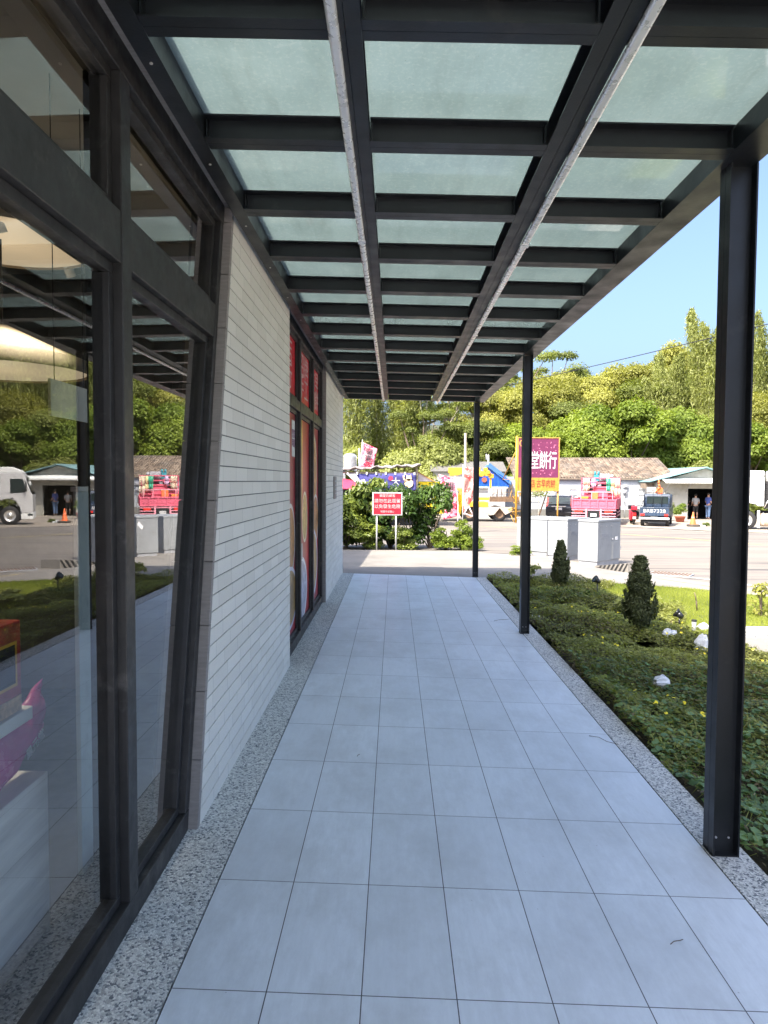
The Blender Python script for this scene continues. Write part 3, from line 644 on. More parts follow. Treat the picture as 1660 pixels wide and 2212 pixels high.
b = MB(); b.cyl((-1.305, 2.66, 2.0), (-1.305, 2.66, 3.2), .002, n=4); b.cyl((-1.305, 2.91, 2.0), (-1.305, 2.91, 3.2), .002, n=4); b.build('wire', M['black'], t)

# ================================================================ PLANT HELPERS
def leaf_mesh(name, C, N, L, Wd, T, m, droop=0, shape='leaf'):
    """one mesh of many small leaves; C centres, N facing normals, L lengths, Wd widths, T tint 0..1"""
    n = len(C); rng = RNG
    N = N/np.maximum(np.linalg.norm(N, axis=1, keepdims=True), 1e-6)
    ref = rng.normal(size=(n, 3)); ref[:, 2] -= droop; A = ref-N*(ref*N).sum(1, keepdims=True); A /= np.maximum(np.linalg.norm(A, axis=1, keepdims=True), 1e-6)
    B = np.cross(N, A); L = L[:, None]; Wd = Wd[:, None]
    if shape == 'leaf':
        V = np.stack([C-A*L*.5, C+B*Wd*.5-A*L*.05+N*L*.06, C+A*L*.5, C-B*Wd*.5-A*L*.05+N*L*.06], 1); k = 4
    elif shape == 'disc':
        ang = np.linspace(0, 2*np.pi, 8)[:-1]; V = np.stack([C+(A*math.cos(a)+B*math.sin(a))*L*.5*(1 if i else .35) for i, a in enumerate(ang)], 1); k = 7
    else:   # blade: narrow triangle
        V = np.stack([C-B*Wd*.5, C+B*Wd*.5, C+A*L], 1); k = 3
    me = bpy.data.meshes.new(name); me.vertices.add(n*k); me.vertices.foreach_set('co', V.reshape(-1).astype(np.float32))
    me.loops.add(n*k); me.loops.foreach_set('vertex_index', np.arange(n*k, dtype=np.int32))
    me.polygons.add(n); me.polygons.foreach_set('loop_start', np.arange(0, n*k, k, dtype=np.int32)); me.polygons.foreach_set('loop_total', np.full(n, k, dtype=np.int32))
    at = me.attributes.new('tint', 'FLOAT', 'POINT'); at.data.foreach_set('value', np.repeat(T, k).astype(np.float32))
    me.update(calc_edges=True); me.materials.append(m); return me
def blob_points(blobs, per_area, shell=.35, up=.35):
    P, Nn, bi = [], [], []
    for i, (cx, cy, cz, rx, ry, rz) in enumerate(blobs):
        n = int(per_area*(rx*ry+rx*rz+ry*rz)*4.2)
        d = RNG.normal(size=(n, 3)); d /= np.linalg.norm(d, axis=1, keepdims=True)
        d[:, 2] = np.where(d[:, 2] < -.35, -d[:, 2]*.6, d[:, 2]); rr = 1-shell*RNG.random(n)**1.6+.10*RNG.normal(size=n)
        P.append(np.array([cx, cy, cz])+d*rr[:, None]*np.array([rx, ry, rz])); nn = d+np.array([-.12, -.15, up+.25])+RNG.normal(size=(n, 3))*.55
        Nn.append(nn); bi.append(np.full(n, i))
    return np.concatenate(P), np.concatenate(Nn), np.concatenate(bi)
def tree_kind(kind, seed, m, h, w, leaf, dens, bark):
    """returns (crown mesh, trunk mesh); broadleaf, airy, bamboo, bush"""
    rs = random.Random(seed); blobs = []; tr = MB()
    if kind in ('broad', 'airy', 'bush'):
        nb = {'broad': 26, 'airy': 20, 'bush': 20}[kind]
        for i in range(nb):
            a = rs.random()*2*math.pi; q = rs.random()**.6; z0 = {'broad': .30, 'airy': .42, 'bush': .12}[kind]
            zf = z0+(1-z0)*rs.random()**.85; rad = w/2*q*math.sqrt(max(0.05, 1-((zf-z0-.25)/(1-z0))**2*1.1)) if kind != 'bush' else w/2*q*(1.1-zf*.6)
            r = (.13 if kind == 'airy' else .2)*w*(.65+.7*rs.random())
            blobs.append((math.cos(a)*rad, math.sin(a)*rad, zf*h*.93, r, r, r*(.55 if kind == 'airy' else .72)))
        tr.tube([(0, 0, -.6), (.1*w*.3, 0, h*.25), (.05, .05*w, h*.45), (0, 0, h*.7)], [h*.026, h*.02, h*.014, h*.006], 8)
        for b in blobs[::2]:
            p0 = (0, 0, h*rs.uniform(.2, .5)); p2 = (b[0], b[1], b[2]); pm = tuple((p0[i]+p2[i])/2+(0 if i < 2 else -.04*h) for i in range(3))
            tr.tube([p0, pm, p2], [h*.010, h*.007, h*.003], 5)
        P, N, bi = blob_points(blobs, dens, .5 if kind == 'airy' else .4)
        bt = np.array([rs.random() for _ in blobs]); zz = (P[:, 2]/h).clip(0, 1)
        T = (.25+.45*bt[bi]+.25*RNG.random(len(P))).clip(0, 1)
        L = leaf*(.7+.6*RNG.random(len(P)))
        cm = leaf_mesh('crown', P, N, L, L*.6, T, m, .4)
    else:   # bamboo / feathery stems
        C, N, T = [], [], []
        nc = 16 if kind == 'bamboo' else 12
        for i in range(nc):
            a = rs.random()*2*math.pi; r0 = rs.random()*w*.16; hh = h*rs.uniform(.62, 1.0); lean = rs.uniform(.08, .34)*w; pts = []
            for k in range(9):
                t = k/8; pts.append((math.cos(a)*(r0+lean*t**2.2), math.sin(a)*(r0+lean*t**2.2), hh*(t-.10*t**5)-.3))
            tr.tube(pts, [.045*(1-.75*k/8) for k in range(9)], 5)
            n = int(dens*hh)
            t = .22+.78*RNG.random(n)**.8; idx = (t*8).clip(0, 7.99); k0 = idx.astype(int); fr = (idx-k0)[:, None]
            pp = np.array(pts); c = pp[k0]*(1-fr)+pp[k0+1]*fr; sp = (.10+.42*np.sin(np.pi*np.clip(t, 0, 1)**1.2))*w*.16
            d = RNG.normal(size=(n, 3)); c = c+d*sp[:, None]*np.array([1, 1, .8]); c[:, 2] -= .2*sp
            C.append(c); N.append(RNG.normal(size=(n, 3))+[-.3, -.4, .7]); T.append(np.full(n, rs.random()*.5+.2)+.3*RNG.random(n))
        C = np.concatenate(C); N = np.concatenate(N); T = np.concatenate(T).clip(0, 1); L = leaf*(.7+.8*RNG.random(len(C)))
        cm = leaf_mesh('crown', C, N, L, L*.26, T, m, 1.2)
    me = bpy.data.meshes.new('trunk'); me.from_pydata(tr.v, [], tr.f); me.polygons.foreach_set('use_smooth', [True]*len(tr.f)); me.materials.append(bark); me.update()
    return cm, me
KIND = {}
def mk(key, *a): KIND[key] = [tree_kind(a[0], s, *a[1:]) for s in (1+len(KIND)*10, 2+len(KIND)*10)]
mk('bright', 'broad', M['leaf_bright'], 6.5, 6.4, .23, 80, M['bark'])
mk('mid', 'broad', M['leaf_mid'], 8, 6.5, .20, 82, M['bark'])
mk('olive', 'broad', M['leaf_olive'], 7, 6.2, .18, 88, M['bark'])
mk('dark', 'airy', M['leaf_mid'], 9.5, 7.0, .18, 88, M['bark'])
mk('airy', 'airy', M['leaf_mid'], 10, 6.5, .20, 52, M['bark_pale'])
mk('bamboo', 'bamboo', M['leaf_bamboo'], 11, 5.5, .24, 150, M['culm'])
mk('feather', 'feather', M['leaf_bamboo'], 11, 5.0, .26, 70, M['culm'])
mk('bush', 'bush', M['leaf_bamboo'], 4.0, 5.5, .20, 70, M['bark_pale'])
FIRST = {}
def plant(key, x, y, h_scale, w_scale, rz, label, name='tree', cat='tree', group='trees on the wooded slope', z=None, var=0):
    cm, tm = KIND[key][var]
    t = thing(name, label, cat, (x, y, hill(x, y) if z is None else z), rz, group); t.scale = (w_scale, w_scale, h_scale)
    link(bpy.data.objects.new('crown', cm), t); link(bpy.data.objects.new('trunk', tm), t); return t
HB = {'bright': 6.5, 'mid': 8, 'olive': 7, 'dark': 9.5, 'airy': 10, 'bamboo': 11, 'feather': 11, 'bush': 4}
NAMES = {'bright': ('broadleaf_tree', 'dense bright green broadleaf tree'), 'mid': ('broadleaf_tree', 'mid green rounded tree'), 'olive': ('broadleaf_tree', 'yellow olive leaved tree'), 'dark': ('broadleaf_tree', 'tall dark layered tree'),
         'airy': ('slender_tree', 'open crowned pale trunked tree'), 'bamboo': ('bamboo_clump', 'tall feathery bamboo clump'), 'feather': ('bamboo_clump', 'thin stemmed upright bamboo clump'), 'bush': ('scrub_bush', 'pale dry scrub bush')}
# (kind, x, y, top height z, width factor, where)
TR = [
 ('bush', 1.2, 52.5, 3.9, 1.0, 'behind the blue stall curtain'), ('bush', 4.0, 53.5, 4.6, 1.1, 'behind the bare white pole'), ('bush', -3.2, 54, 4.2, 1.0, 'left of the hillside bamboo by the tiled wall'),
 ('mid', -5.5, 50, 4.0, .55, 'beside the steel water tank'),
 ('feather', -6.0, 60, 13.5, 1.1, 'at the left end under the canopy'), ('feather', -3.4, 58, 12.8, 1.0, 'behind the raised red banner'), ('feather', -1.2, 61, 13.6, 1.1, 'just right of the raised red banner'),
 ('bamboo', .9, 60, 13.2, 1.0, 'above the blue stall curtain'), ('feather', -8.5, 63, 13, 1.2, 'beyond the far left edge of the stall'), ('airy', 2.8, 60, 12.8, .9, 'over the dark end of the stall roof'), ('dark', 2.2, 56.5, 7.6, .72, 'low behind the red warning sign and stall'),
 ('airy', 5.0, 64, 13.6, 1.0, 'above the bare white pole'), ('dark', 4.6, 58.5, 8.0, .7, 'just behind the bare white pole'), ('airy', 7.6, 66, 14.2, 1.1, 'above the last canopy post'), ('mid', 7.4, 57, 6.4, .8, 'behind the yellow crane'),
 ('bright', 10.4, 57.5, 5.9, .85, 'behind the purple billboard'), ('olive', 10.2, 64, 9.4, 1.0, 'above and behind the purple billboard'),
 ('dark', 12.3, 74, 16.3, 1.15, 'first of the tall ones right of the middle post'), ('dark', 17.2, 78, 16.8, 1.1, 'second of the tall ones right of the middle post'), ('mid', 21.6, 80, 14.6, .95, 'on the ridge right of the two tall dark trees'),
 ('olive', 14.2, 68, 11.2, 1.1, 'under the first tall dark tree'), ('olive', 19.0, 72, 12.2, 1.15, 'under the second tall dark tree'), ('olive', 23.5, 74, 13.2, 1.2, 'in the middle of the ridge'), ('olive', 28.0, 77, 14.0, 1.2, 'on the ridge left of the tall bamboo'),
 ('mid', 17.0, 64.5, 8.8, 1.0, 'halfway up above the pink truck'), ('mid', 24.8, 68.5, 10.8, 1.05, 'halfway up above the navy pickup'), ('dark', 27.0, 66.5, 11.0, .95, 'halfway up left of the nearest post'),
 ('bright', 15.6, 58, 7.2, 1.0, 'above the long tiled roof, left part'), ('bright', 19.0, 57, 7.6, 1.1, 'above the long tiled roof, middle part'), ('bright', 22.6, 58.5, 7.3, 1.0, 'above the right end of the tiled roof'), ('bright', 13.0, 56.5, 5.6, .8, 'low between billboard and pink truck'),
 ('mid', 25.6, 59, 6.9, .9, 'above the shed with the teal roof edge'), ('bush', 24.5, 54.2, 3.2, .9, 'dry and brown behind the shed roof'),
 ('bamboo', 28.6, 64, 18.0, 1.0, 'tallest, left of the nearest post'), ('bamboo', 25.4, 65.5, 14.4, .85, 'shorter, left of the tallest bamboo'), ('bamboo', 31.8, 65, 18.4, 1.05, 'hidden partly by the nearest post'),
 ('bamboo', 35.4, 66, 18.0, 1.0, 'right of the nearest post'), ('feather', 38.4, 68, 18.4, 1.1, 'at the right edge'), ('olive', 30.8, 60.5, 8.6, 1.0, 'low behind the nearest post'), ('olive', 34.2, 61, 9.0, 1.05, 'above the white truck cab'), ('dark', 32.5, 57, 6.2, .8, 'directly behind the white truck'),
 ('mid', 36.5, 58, 6.6, .9, 'right of the white truck'), ('mid', 38.6, 62, 11.5, 1.2, 'seen mirrored in the near shop window'), ('olive', 43.5, 64, 12.5, 1.2, 'farther right, mirrored in the glass'), ('mid', 42.0, 57.5, 7.0, 1.0, 'low on the right, mirrored in the glass'), ('bamboo', 48.0, 66, 16, 1.2, 'far right, mirrored in the glass'), ('bright', 47.5, 60, 8.0, 1.1, 'far right and low, mirrored in the glass'),
 ('olive', -12, 62, 10, 1.2, 'far left beyond the shop wall'), ('mid', -17, 64, 11, 1.3, 'farthest left beyond the shop wall'),
 ('olive', 33, 82, 17, 1.3, 'on the ridge behind the nearest post'), ('mid', 40, 84, 17.5, 1.3, 'on the ridge at the right edge'), ('olive', 10.0, 84, 15.0, 1.1, 'far ridge behind the middle post'), ('airy', 25.0, 86, 15.8, 1.0, 'thin one on the skyline'), ('mid', 29.5, 71, 12.6, 1.1, 'behind the short bamboo'), ('bright', 28.8, 57, 6.0, .9, 'behind the shed doorway gable'),
]
for i, (k, x, y, zt, wf, where) in enumerate(TR):
    z = hill(x, y); nm, lab = NAMES[k]; hs = (zt-z)/HB[k]*(1.13 if k in ('bamboo', 'feather') else 1)
    plant(k, x, y, hs, wf, (i*2.399) % 6.28, lab+' '+where, nm, {'broadleaf_tree': 'tree', 'slender_tree': 'tree', 'bamboo_clump': 'bamboo', 'scrub_bush': 'bush'}[nm], {'broadleaf_tree': 'broadleaf trees on the wooded slope', 'slender_tree': 'open crowned trees on the slope', 'bamboo_clump': 'bamboo clumps on the slope', 'scrub_bush': 'scrub bushes at the foot of the slope'}[nm], z, i % 2)
# undergrowth that covers the slope between the trunks
n = 42000; X = RNG.uniform(-30, 60, n); Y = 53.5+RNG.random(n)**1.4*38; H = np.array([hill(x, y) for x, y in zip(X, Y)])
P = np.stack([X, Y, H+RNG.random(n)**.7*(1.1+.7*np.sin(X*.7)*np.cos(Y*.5))], 1); L = .30+.25*RNG.random(n)
o = link(bpy.data.objects.new('undergrowth', leaf_mesh('undergrowth', P, RNG.normal(size=(n, 3))+[0, -.5, .8], L, L*.6, RNG.random(n)*.8, M['leaf_mid'])))
tag(o, 'mixed green undergrowth covering the wooded slope', 'undergrowth', kind='stuff')

# ================================================================ HEDGE SHRUBS
HM = {}
def shrub_mesh(seed, m, leaf=.085, dens=520, n=16):
    rs = random.Random(seed); bl = []
    for i in range(n):
        a = rs.random()*6.28; q = rs.random()**.5*.36; z = .12+.75*rs.random(); r = rs.uniform(.16, .27)
        bl.append((math.cos(a)*q, math.sin(a)*q, z, r, r, r*.8))
    P, N, bi = blob_points(bl, dens, .5); bt = np.array([rs.random() for _ in bl]); T = (.15+.5*bt[bi]+.35*RNG.random(len(P))).clip(0, 1)
    keep = P[:, 2] > 0; P, N, T = P[keep], N[keep], T[keep]; L = leaf*(.6+.8*RNG.random(len(P)))
    cm = leaf_mesh('foliage', P, N, L, L*.62, T, m, .2)
    tr = MB()
    for b in bl[:10]: tr.tube([(0, 0, -.05), (b[0]*.4, b[1]*.4, b[2]*.5), b[:3]], [.018, .012, .006], 5)
    tm = bpy.data.meshes.new('stem'); tm.from_pydata(tr.v, [], tr.f); tm.materials.append(M['bark']); return cm, tm
HM['a'] = shrub_mesh(3, M['leaf_hedge']); HM['b'] = shrub_mesh(5, M['leaf_hedge'], .075); HM['d'] = shrub_mesh(8, M['leaf_bright'], .07)
M['leaf_hedge_dark'] = leafmat('dark_hedge_leaves', (.018, .045, .010, 1), (.10, .17, .03, 1), rough=.35); HM['c'] = shrub_mesh(11, M['leaf_hedge_dark'], .07, 560)
def shrub(k, x, y, h, w, label, group='hedge shrubs behind the pavement', name='hedge_shrub', z=None, rz=0):
    t = thing(name, label, 'shrub', (x, y, gz(y)-.02 if z is None else z), rz, group); t.scale = (w, w, h)
    link(bpy.data.objects.new('foliage', HM[k][0]), t); link(bpy.data.objects.new('stem', HM[k][1]), t); return t
for i, (k, x, y, h, w, lab) in enumerate([
    ('a', -3.3, 19.8, 1.6, 1.7, 'leafy green shrub mostly hidden behind the tiled wall end'), ('a', -2.1, 19.9, 1.5, 1.7, 'leafy shrub partly hidden by the tiled wall end'), ('b', -1.35, 19.6, 1.42, 1.4, 'light green shrub at the left edge of the hedge beside the tiled wall'),
    ('a', -.72, 20.1, 1.98, 1.35, 'tall light green shrub standing behind the left sign post'), ('c', -.1, 19.9, 1.8, 1.4, 'dark shrub directly behind the red warning sign'), ('b', -.75, 19.2, .75, .95, 'low yellow green shrub left of the sign posts'),
    ('c', .5, 19.8, 1.62, 1.35, 'dark glossy shrub right of the red warning sign'), ('c', 1.05, 20.0, 1.88, 1.25, 'tall dark shrub at the right end of the hedge by the banners'), ('b', .25, 19.2, .62, .8, 'low shrub between the sign posts and the dark hedge'),
    ('d', 1.45, 19.2, .62, .85, 'low bright shrub below the tall dark shrub'), ('d', 1.9, 19.5, .85, .8, 'bright green low shrub nearest the road'), ('d', 2.15, 18.9, .42, .6, 'smallest bright shrub at the kerb beside the last canopy post')]):
    shrub(k, x, y, h, w, lab, rz=i*1.7)
shrub('d', 3.15, 17.25, .30, .55, 'small weed clump growing at the kerb between two canopy posts', None, 'weed_clump')

# ================================================================ GARDEN
def gh(x, y):   # height of the planting
    return .035+.05*(1+math.sin(x*3.1+y*1.3)*math.cos(y*2.2-x))*.8+.03*math.sin(x*9)*math.sin(y*7.3)
b = MB(); nx, ny = 40, 90
def gsoil(u, v):
    y = -4+15.9*v; xr = min(4.1 if y > 7.4 else 9, 9) if y < 7.4 else 4.4; x = 1.59+(xr-1.59)*u
    return (x, y, -.115+.03*math.sin(x*5)*math.sin(y*4))
b.grid(gsoil, nx, ny); tag(b.build('garden_soil', M['soil'], recalc=False), kind='structure')
sheet('driveway', [(3.55, 6.85), (3.72, 7.42), (14, 7.42), (14, 5.2), (4.4, 6.25)], M['concrete'], .012)
sheet('driveway', [(4.6, 6.2), (14, 5.2), (22, -4), (7, -4), (6.0, 3)], M['concrete'], .008)
t = thing('lawn_kerb', 'low rough pebble kerb along the near edge of the sunlit lawn', 'kerb', (5, 7.5, -.05))
b = MB(); 
for i in range(20): b.box(3.62+i*.5, 3.62+i*.5+.494, 7.43, 7.60, -.06, .05)
b.build('kerb_stones', M['pebble'], t, bevel=.008)
lawn_far = [(3.3, 11.55), (3.95, 11.22), (4.6, 10.9), (5.05, 10.57), (6.6, 9.0), (7.9, 7.65)]
sheet('lawn_soil', [(3.3, 7.61), (13, 7.61)]+[(7.9, 7.62)]+lawn_far[::-1][1:], mat('lawn_soil', (.10, .12, .03, 1), .95, 0, .4, 5, .5, 40), .012) if False else sheet('lawn_soil', [(3.3, 7.61)]+[(7.9, 7.61)]+lawn_far[::-1][1:], mat('lawn_soil', (.10, .12, .03, 1), .95, 0, .4, 5, .5, 40), .006)
def far_edge(x): return np.interp(x, [1.55, 2.4, 3.3, 3.95, 4.6, 5.05, 6.6, 7.9], [11.9, 11.85, 11.55, 11.22, 10.9, 10.57, 9.0, 7.65])
def scatter(n, x0, x1, y0, y1, test):
    X = RNG.uniform(x0, x1, n); Y = RNG.uniform(y0, y1, n); k = test(X, Y); return X[k], Y[k]
def patch(X, Y, a, b, c): return np.sin(X*a+1.3*np.sin(Y*b))*np.cos(Y*c+X*1.7)
VGH = np.vectorize(gh)
inbed = lambda X, Y: (X > 1.60+.03*np.sin(Y*9)) & (Y < far_edge(X)) & ~((X > 3.45+.22*np.sin(Y*2.3)) & (Y > 6.75)) & ~((Y < 7.4) & (X > 3.6) & (Y > 6.95-.28*(X-3.6)))
def cover(name, n, box, test, L0, m, lab, cat, shape='leaf', up=.9, hmul=1, wr=.6, hmin=0, tsc=1):
    X, Y = scatter(n, *box, test); k = len(X)
    Z = -.09+hmin+VGH(X, Y)*hmul*(RNG.random(k)**.38)*1.5
    # gather leaves into sprigs
    T = (.5+.5*patch(X, Y, 1.1, 2.1, .9)+.28*RNG.normal(size=k)).clip(0, 1)*tsc; L = L0*(.6+.8*RNG.random(k))
    o = link(bpy.data.objects.new(name, leaf_mesh(name, np.stack([X, Y, Z], 1), RNG.normal(size=(k, 3))*.55+[.25, 0, up+.6], L, L*wr, T, m, 0, shape)))
    return tag(o, lab, cat, kind='stuff')
cover('ground_cover', 105000, (1.6, 5.2, 4.0, 11.9), lambda X, Y: inbed(X, Y) & (X < .6*Y+.6), .034, M['leaf_ground'], 'mixed small leaved green ground cover in the shaded planting bed', 'ground cover')
cover('ground_cover_bright', 26000, (1.6, 5, 4.5, 11.9), lambda X, Y: inbed(X, Y) & (patch(X+3, Y, .9, 1.6, 1.3) > .35), .036, M['leaf_hedge'], 'brighter green leafy patches among the ground cover', 'ground cover', hmul=1.25)
cover('round_leaf_cover', 15000, (1.6, 3.4, .6, 6.3), lambda X, Y: inbed(X, Y) & (X < .62*Y+.9) & (RNG.random(len(X)) < np.clip((6.6-Y)/2.4, 0, 1)), .042, M['leaf_round'], 'round leaved creeping plants beside the nearest canopy post', 'ground cover', 'disc', 1.6)
cover('fine_weeds', 60000, (1.6, 5.2, 2.0, 11.9), lambda X, Y: inbed(X, Y) & (X < .6*Y+.7) & (patch(X, Y+2, 1.6, 1.2, 1.9) > -.25), .07, M['leaf_ground'], 'fine grassy weeds growing through the ground cover', 'weeds', 'blade', .2, 1.0, .06)
cover('dry_weeds', 36000, (1.6, 5.2, 3.0, 11.9), lambda X, Y: inbed(X, Y) & (X < .6*Y+.7) & ((patch(X, Y, 1.9, 1.1, 2.3) > .3) | (X < 1.75)), .05, M['leaf_dry'], 'dry grey brown stems along the edge of the planting bed', 'weeds', 'leaf', .3, .8, .3)
X, Y = scatter(260, 1.8, 4, 4.5, 10, lambda X, Y: inbed(X, Y) & (patch(X+1, Y, 2, 1.5, 1.7) > .1)); k = len(X)
o = link(bpy.data.objects.new('yellow_flowers', leaf_mesh('yellow_flowers', np.stack([X, Y, -.055+VGH(X, Y)*1.45], 1), RNG.normal(size=(k, 3))*.3+[0, -.3, 1], np.full(k, .028), np.full(k, .026), np.zeros(k), M['flower'], 0, 'disc'))); tag(o, 'tiny yellow flowers scattered over the planting bed', 'flowers', kind='stuff')
X, Y = scatter(110000, 3.15, 7.9, 7.6, 11.7, lambda X, Y: (Y < far_edge(X)-.02) & (X > 3.3+.2*np.sin(Y*2.3))); k = len(X)
P = np.stack([X, Y, np.full(k, -.045)], 1); Nn = RNG.normal(size=(k, 3)); Nn[:, 2] = 0
n_ = leaf_mesh('lawn_grass', P, Nn, .022+.035*RNG.random(k)**2, np.full(k, .006), (.5+.35*patch(X, Y, 1.3, 2, 1.1)+.2*RNG.normal(size=k)).clip(0, 1), M['grass'], -2.2, 'blade')
tag(link(bpy.data.objects.new('lawn_grass', n_)), 'sunlit yellow green lawn grass beside the pavement', 'grass', kind='stuff')

def conifer(x, y, h, w, label, seed):
    t = thing('dwarf_conifer', label, 'conifer', (x, y, -.09), 0, 'dwarf conifers in the planting bed'); rs = random.Random(seed)
    C, N, T = [], [], []
    for i in range(330):     # upright fan shaped sprays
        z = rs.random()**.8; r = w/2*(.10+.64*math.sin(min(1, (1-z)*1.12)*1.7))*rs.uniform(.45, 1.22)
        if z < .12: r *= .7
        a = rs.random()*6.28; cx, cy = math.cos(a)*r, math.sin(a)*r; n = 60; u = RNG.random(n); s = h*.085*(1.25-z*.5)
        tang = np.array([-math.sin(a), math.cos(a), 0]); rad = np.array([math.cos(a), math.sin(a), 0])
        pts = np.array([cx, cy, .10*h+z*h*.86])+np.outer(u*s*1.3, [0, 0, 1])+np.outer(u*s*.35, rad)+np.outer(RNG.normal(size=n)*s*.30*(.4+u), tang)+RNG.normal(size=(n, 3))*.004
        C.append(pts); N.append(rad+RNG.normal(size=(n, 3))*.5); T.append((.15+.55*rs.random()+.35*u+.1*RNG.normal(size=n)).clip(0, 1))
    C = np.concatenate(C); N = np.concatenate(N); T = np.concatenate(T); L = np.full(len(C), .03)
    link(bpy.data.objects.new('crown', leaf_mesh('crown', C, N, L, L*.55, T, M['leaf_conifer'], -.8)), t)
    MB().tube([(0, 0, -.05), (.005, 0, h*.3), (0, 0, h*.8)], [.012, .009, .004]).build('trunk', M['bark'], t, wc=False); return t
conifer(2.62, 10.91, .76, .29, 'smaller dwarf conifer farther back in the planting bed', 1)
conifer(2.71, 7.65, .87, .39, 'larger dwarf conifer in the middle of the planting bed', 2)
def spot(x, y, hgt, aim, label):
    t = thing('garden_spotlight', label, 'spotlight', (x, y, -.08), aim, 'garden spotlights in the planting bed')
    MB().cyl((0, 0, 0), (0, 0, hgt), .009).build('stake', M['gloss_black'], t, wc=False)
    b = MB(); c = Vector((0, 0, hgt+.03)); d = Vector((-.75, -.1, .55)).normalized()
    b.cyl(c-d*.045, c+d*.03, .025, .045, 16); b.cyl(c+d*.03, c+d*.055, .052, .056, 16); b.build('lamp_head', M['gloss_black'], t, wc=False)
    MB().cyl(c+d*.0555, c+d*.058, .046, .046, 16).build('lens', M['carglass'], t, wc=False)
    MB().tube([(0, .0, .02), (.08, .05, .03), (.2, .02, .01)], .004, 5).build('cable', M['black'], t, wc=False)
spot(2.95, 10.05, .24, 0, 'black garden spotlight on a stake between the two conifers'); spot(3.32, 8.05, .13, -.6, 'low black garden spotlight near the sunlit lawn')
def rock(x, y, w, h, seed, label):
    rs = random.Random(seed); b = MB(); vs = []
    b.sphere((0, 0, 0), 1, 14, 9)
    ph = [rs.random()*6 for _ in range(6)]
    b.v = [(v[0]*w*(1+.22*math.sin(v[1]*4+ph[0])+.12*math.sin(v[2]*7+ph[3])), v[1]*w*.7*(1+.25*math.sin(v[0]*4+ph[1])), v[2]*h*(1+.3*math.sin(v[0]*3.3+ph[2])+.12*math.sin(v[1]*8+ph[4]))) for v in b.v]
    o = b.build('rock', M['rock'], None, wc=False); o.location = (x, y, -.02); o.rotation_euler = (rs.uniform(-.3, .3), rs.uniform(-.4, .4), rs.random()*3)
    for p in o.data.polygons: p.use_smooth = False
    tag(o, label, 'rock', 'white rocks in the planting bed')
rock(2.98, 7.45, .08, .07, 1, 'white rock half hidden right of the larger conifer'); rock(3.10, 6.93, .09, .10, 2, 'largest upright white rock beside the nearest post'); rock(2.20, 5.64, .09, .05, 3, 'flat white rock in the middle of the nearer planting'); rock(3.5, 7.85, .07, .04, 4, 'small flat white rock at the lawn edge'); rock(1.72, 8.35, .05, .03, 5, 'smallest white stone beside the middle canopy post')
t = thing('tree_stake', 'short bare brown stick standing in the sunlit lawn', 'stick', (3.93, 8.98, -.05)); MB().tube([(3.93, 8.98, -.05), (3.915, 8.98, .09), (3.89, 8.98, .20)], [.010, .008, .005], 6).build('stick', M['bark'], t)
t = thing('pipe_stub', 'short grey capped pipe stub at the lawn edge', 'pipe', (3.36, 7.75, -.05)); MB().cyl((3.36, 7.75, -.08), (3.36, 7.75, .07), .025).build('pipe', M['grey'], t); MB().cyl((3.36, 7.75, .07), (3.36, 7.75, .085), .029).build('cap', M['black'], t)
HM['e'] = shrub_mesh(21, M['leaf_olive'], .11, 60, 10)
s_ = shrub('e', 4.58, 8.65, .42, .42, 'thin young shrub with reddish yellow leaves at the right edge of the lawn', None, 'young_shrub', -.05)
HM['g'] = shrub_mesh(22, M['leaf_ground'], .16, 90, 7); shrub('g', 3.15, 9.0, .26, .55, 'grassy green mound between the larger conifer and the lawn', None, 'grass_mound', -.08); shrub('g', 2.25, 11.35, .34, .3, 'spiky dark weed at the far edge of the bed left of the smaller conifer', None, 'tall_weed', -.08)
# twigs and dead leaves lying on the tiles
for i, (x, y, l, a) in enumerate(((1.02, 2.42, .06, .3), (.62, 1.05, .05, 2.0), (1.30, 8.2, .25, .4), (1.36, 4.4, .2, 2.2), (-.2, 4.0, .03, 1))):
    t = thing('twig', ['small curled dry leaf stalk on the near right tiles', 'tiny twig on the tiles near the lower edge', 'thin grass stalk lying on the far right tiles', 'thin grass stalk near the nearest post', 'tiny twig in the middle of the walkway'][i], 'twig', (x, y, SX*x+.003), a)
    MB().tube([(-l/2, 0, .002), (-l/6, l*.12, .004), (l/5, l*.05, .006), (l/2, l*.16, .002)], .0016, 5).build('stalk', M['bark'], t, wc=False)

# ================================================================ WARNING SIGN
t = thing('warning_sign', 'red warning sign with white characters on two white posts in front of the hedge', 'sign', (-.2, 18.72, -.25))
MB().box(-.59, .22, 18.71, 18.74, .69, 1.31).build('frame', M['white'], t, bevel=.004)
MB().box(-.555, .185, 18.704, 18.712, .72, 1.28).build('panel', M['red'], t)
for s, z, h in (('親愛的顧客', 1.215, .085), ('請勿在此逗留', 1.075, .118), ('以免發生危險', .925, .118), ('悅園平安關心', .785, .062)):
    text('lettering', s, M['white'], t, (-.185, 18.701, z), h, FN, .002, 1.0, world=True)
for x in (-.47, .05):
    MB().cyl((x, 18.745, -.3), (x, 18.745, .70), .021).build('post', M['white'], t)

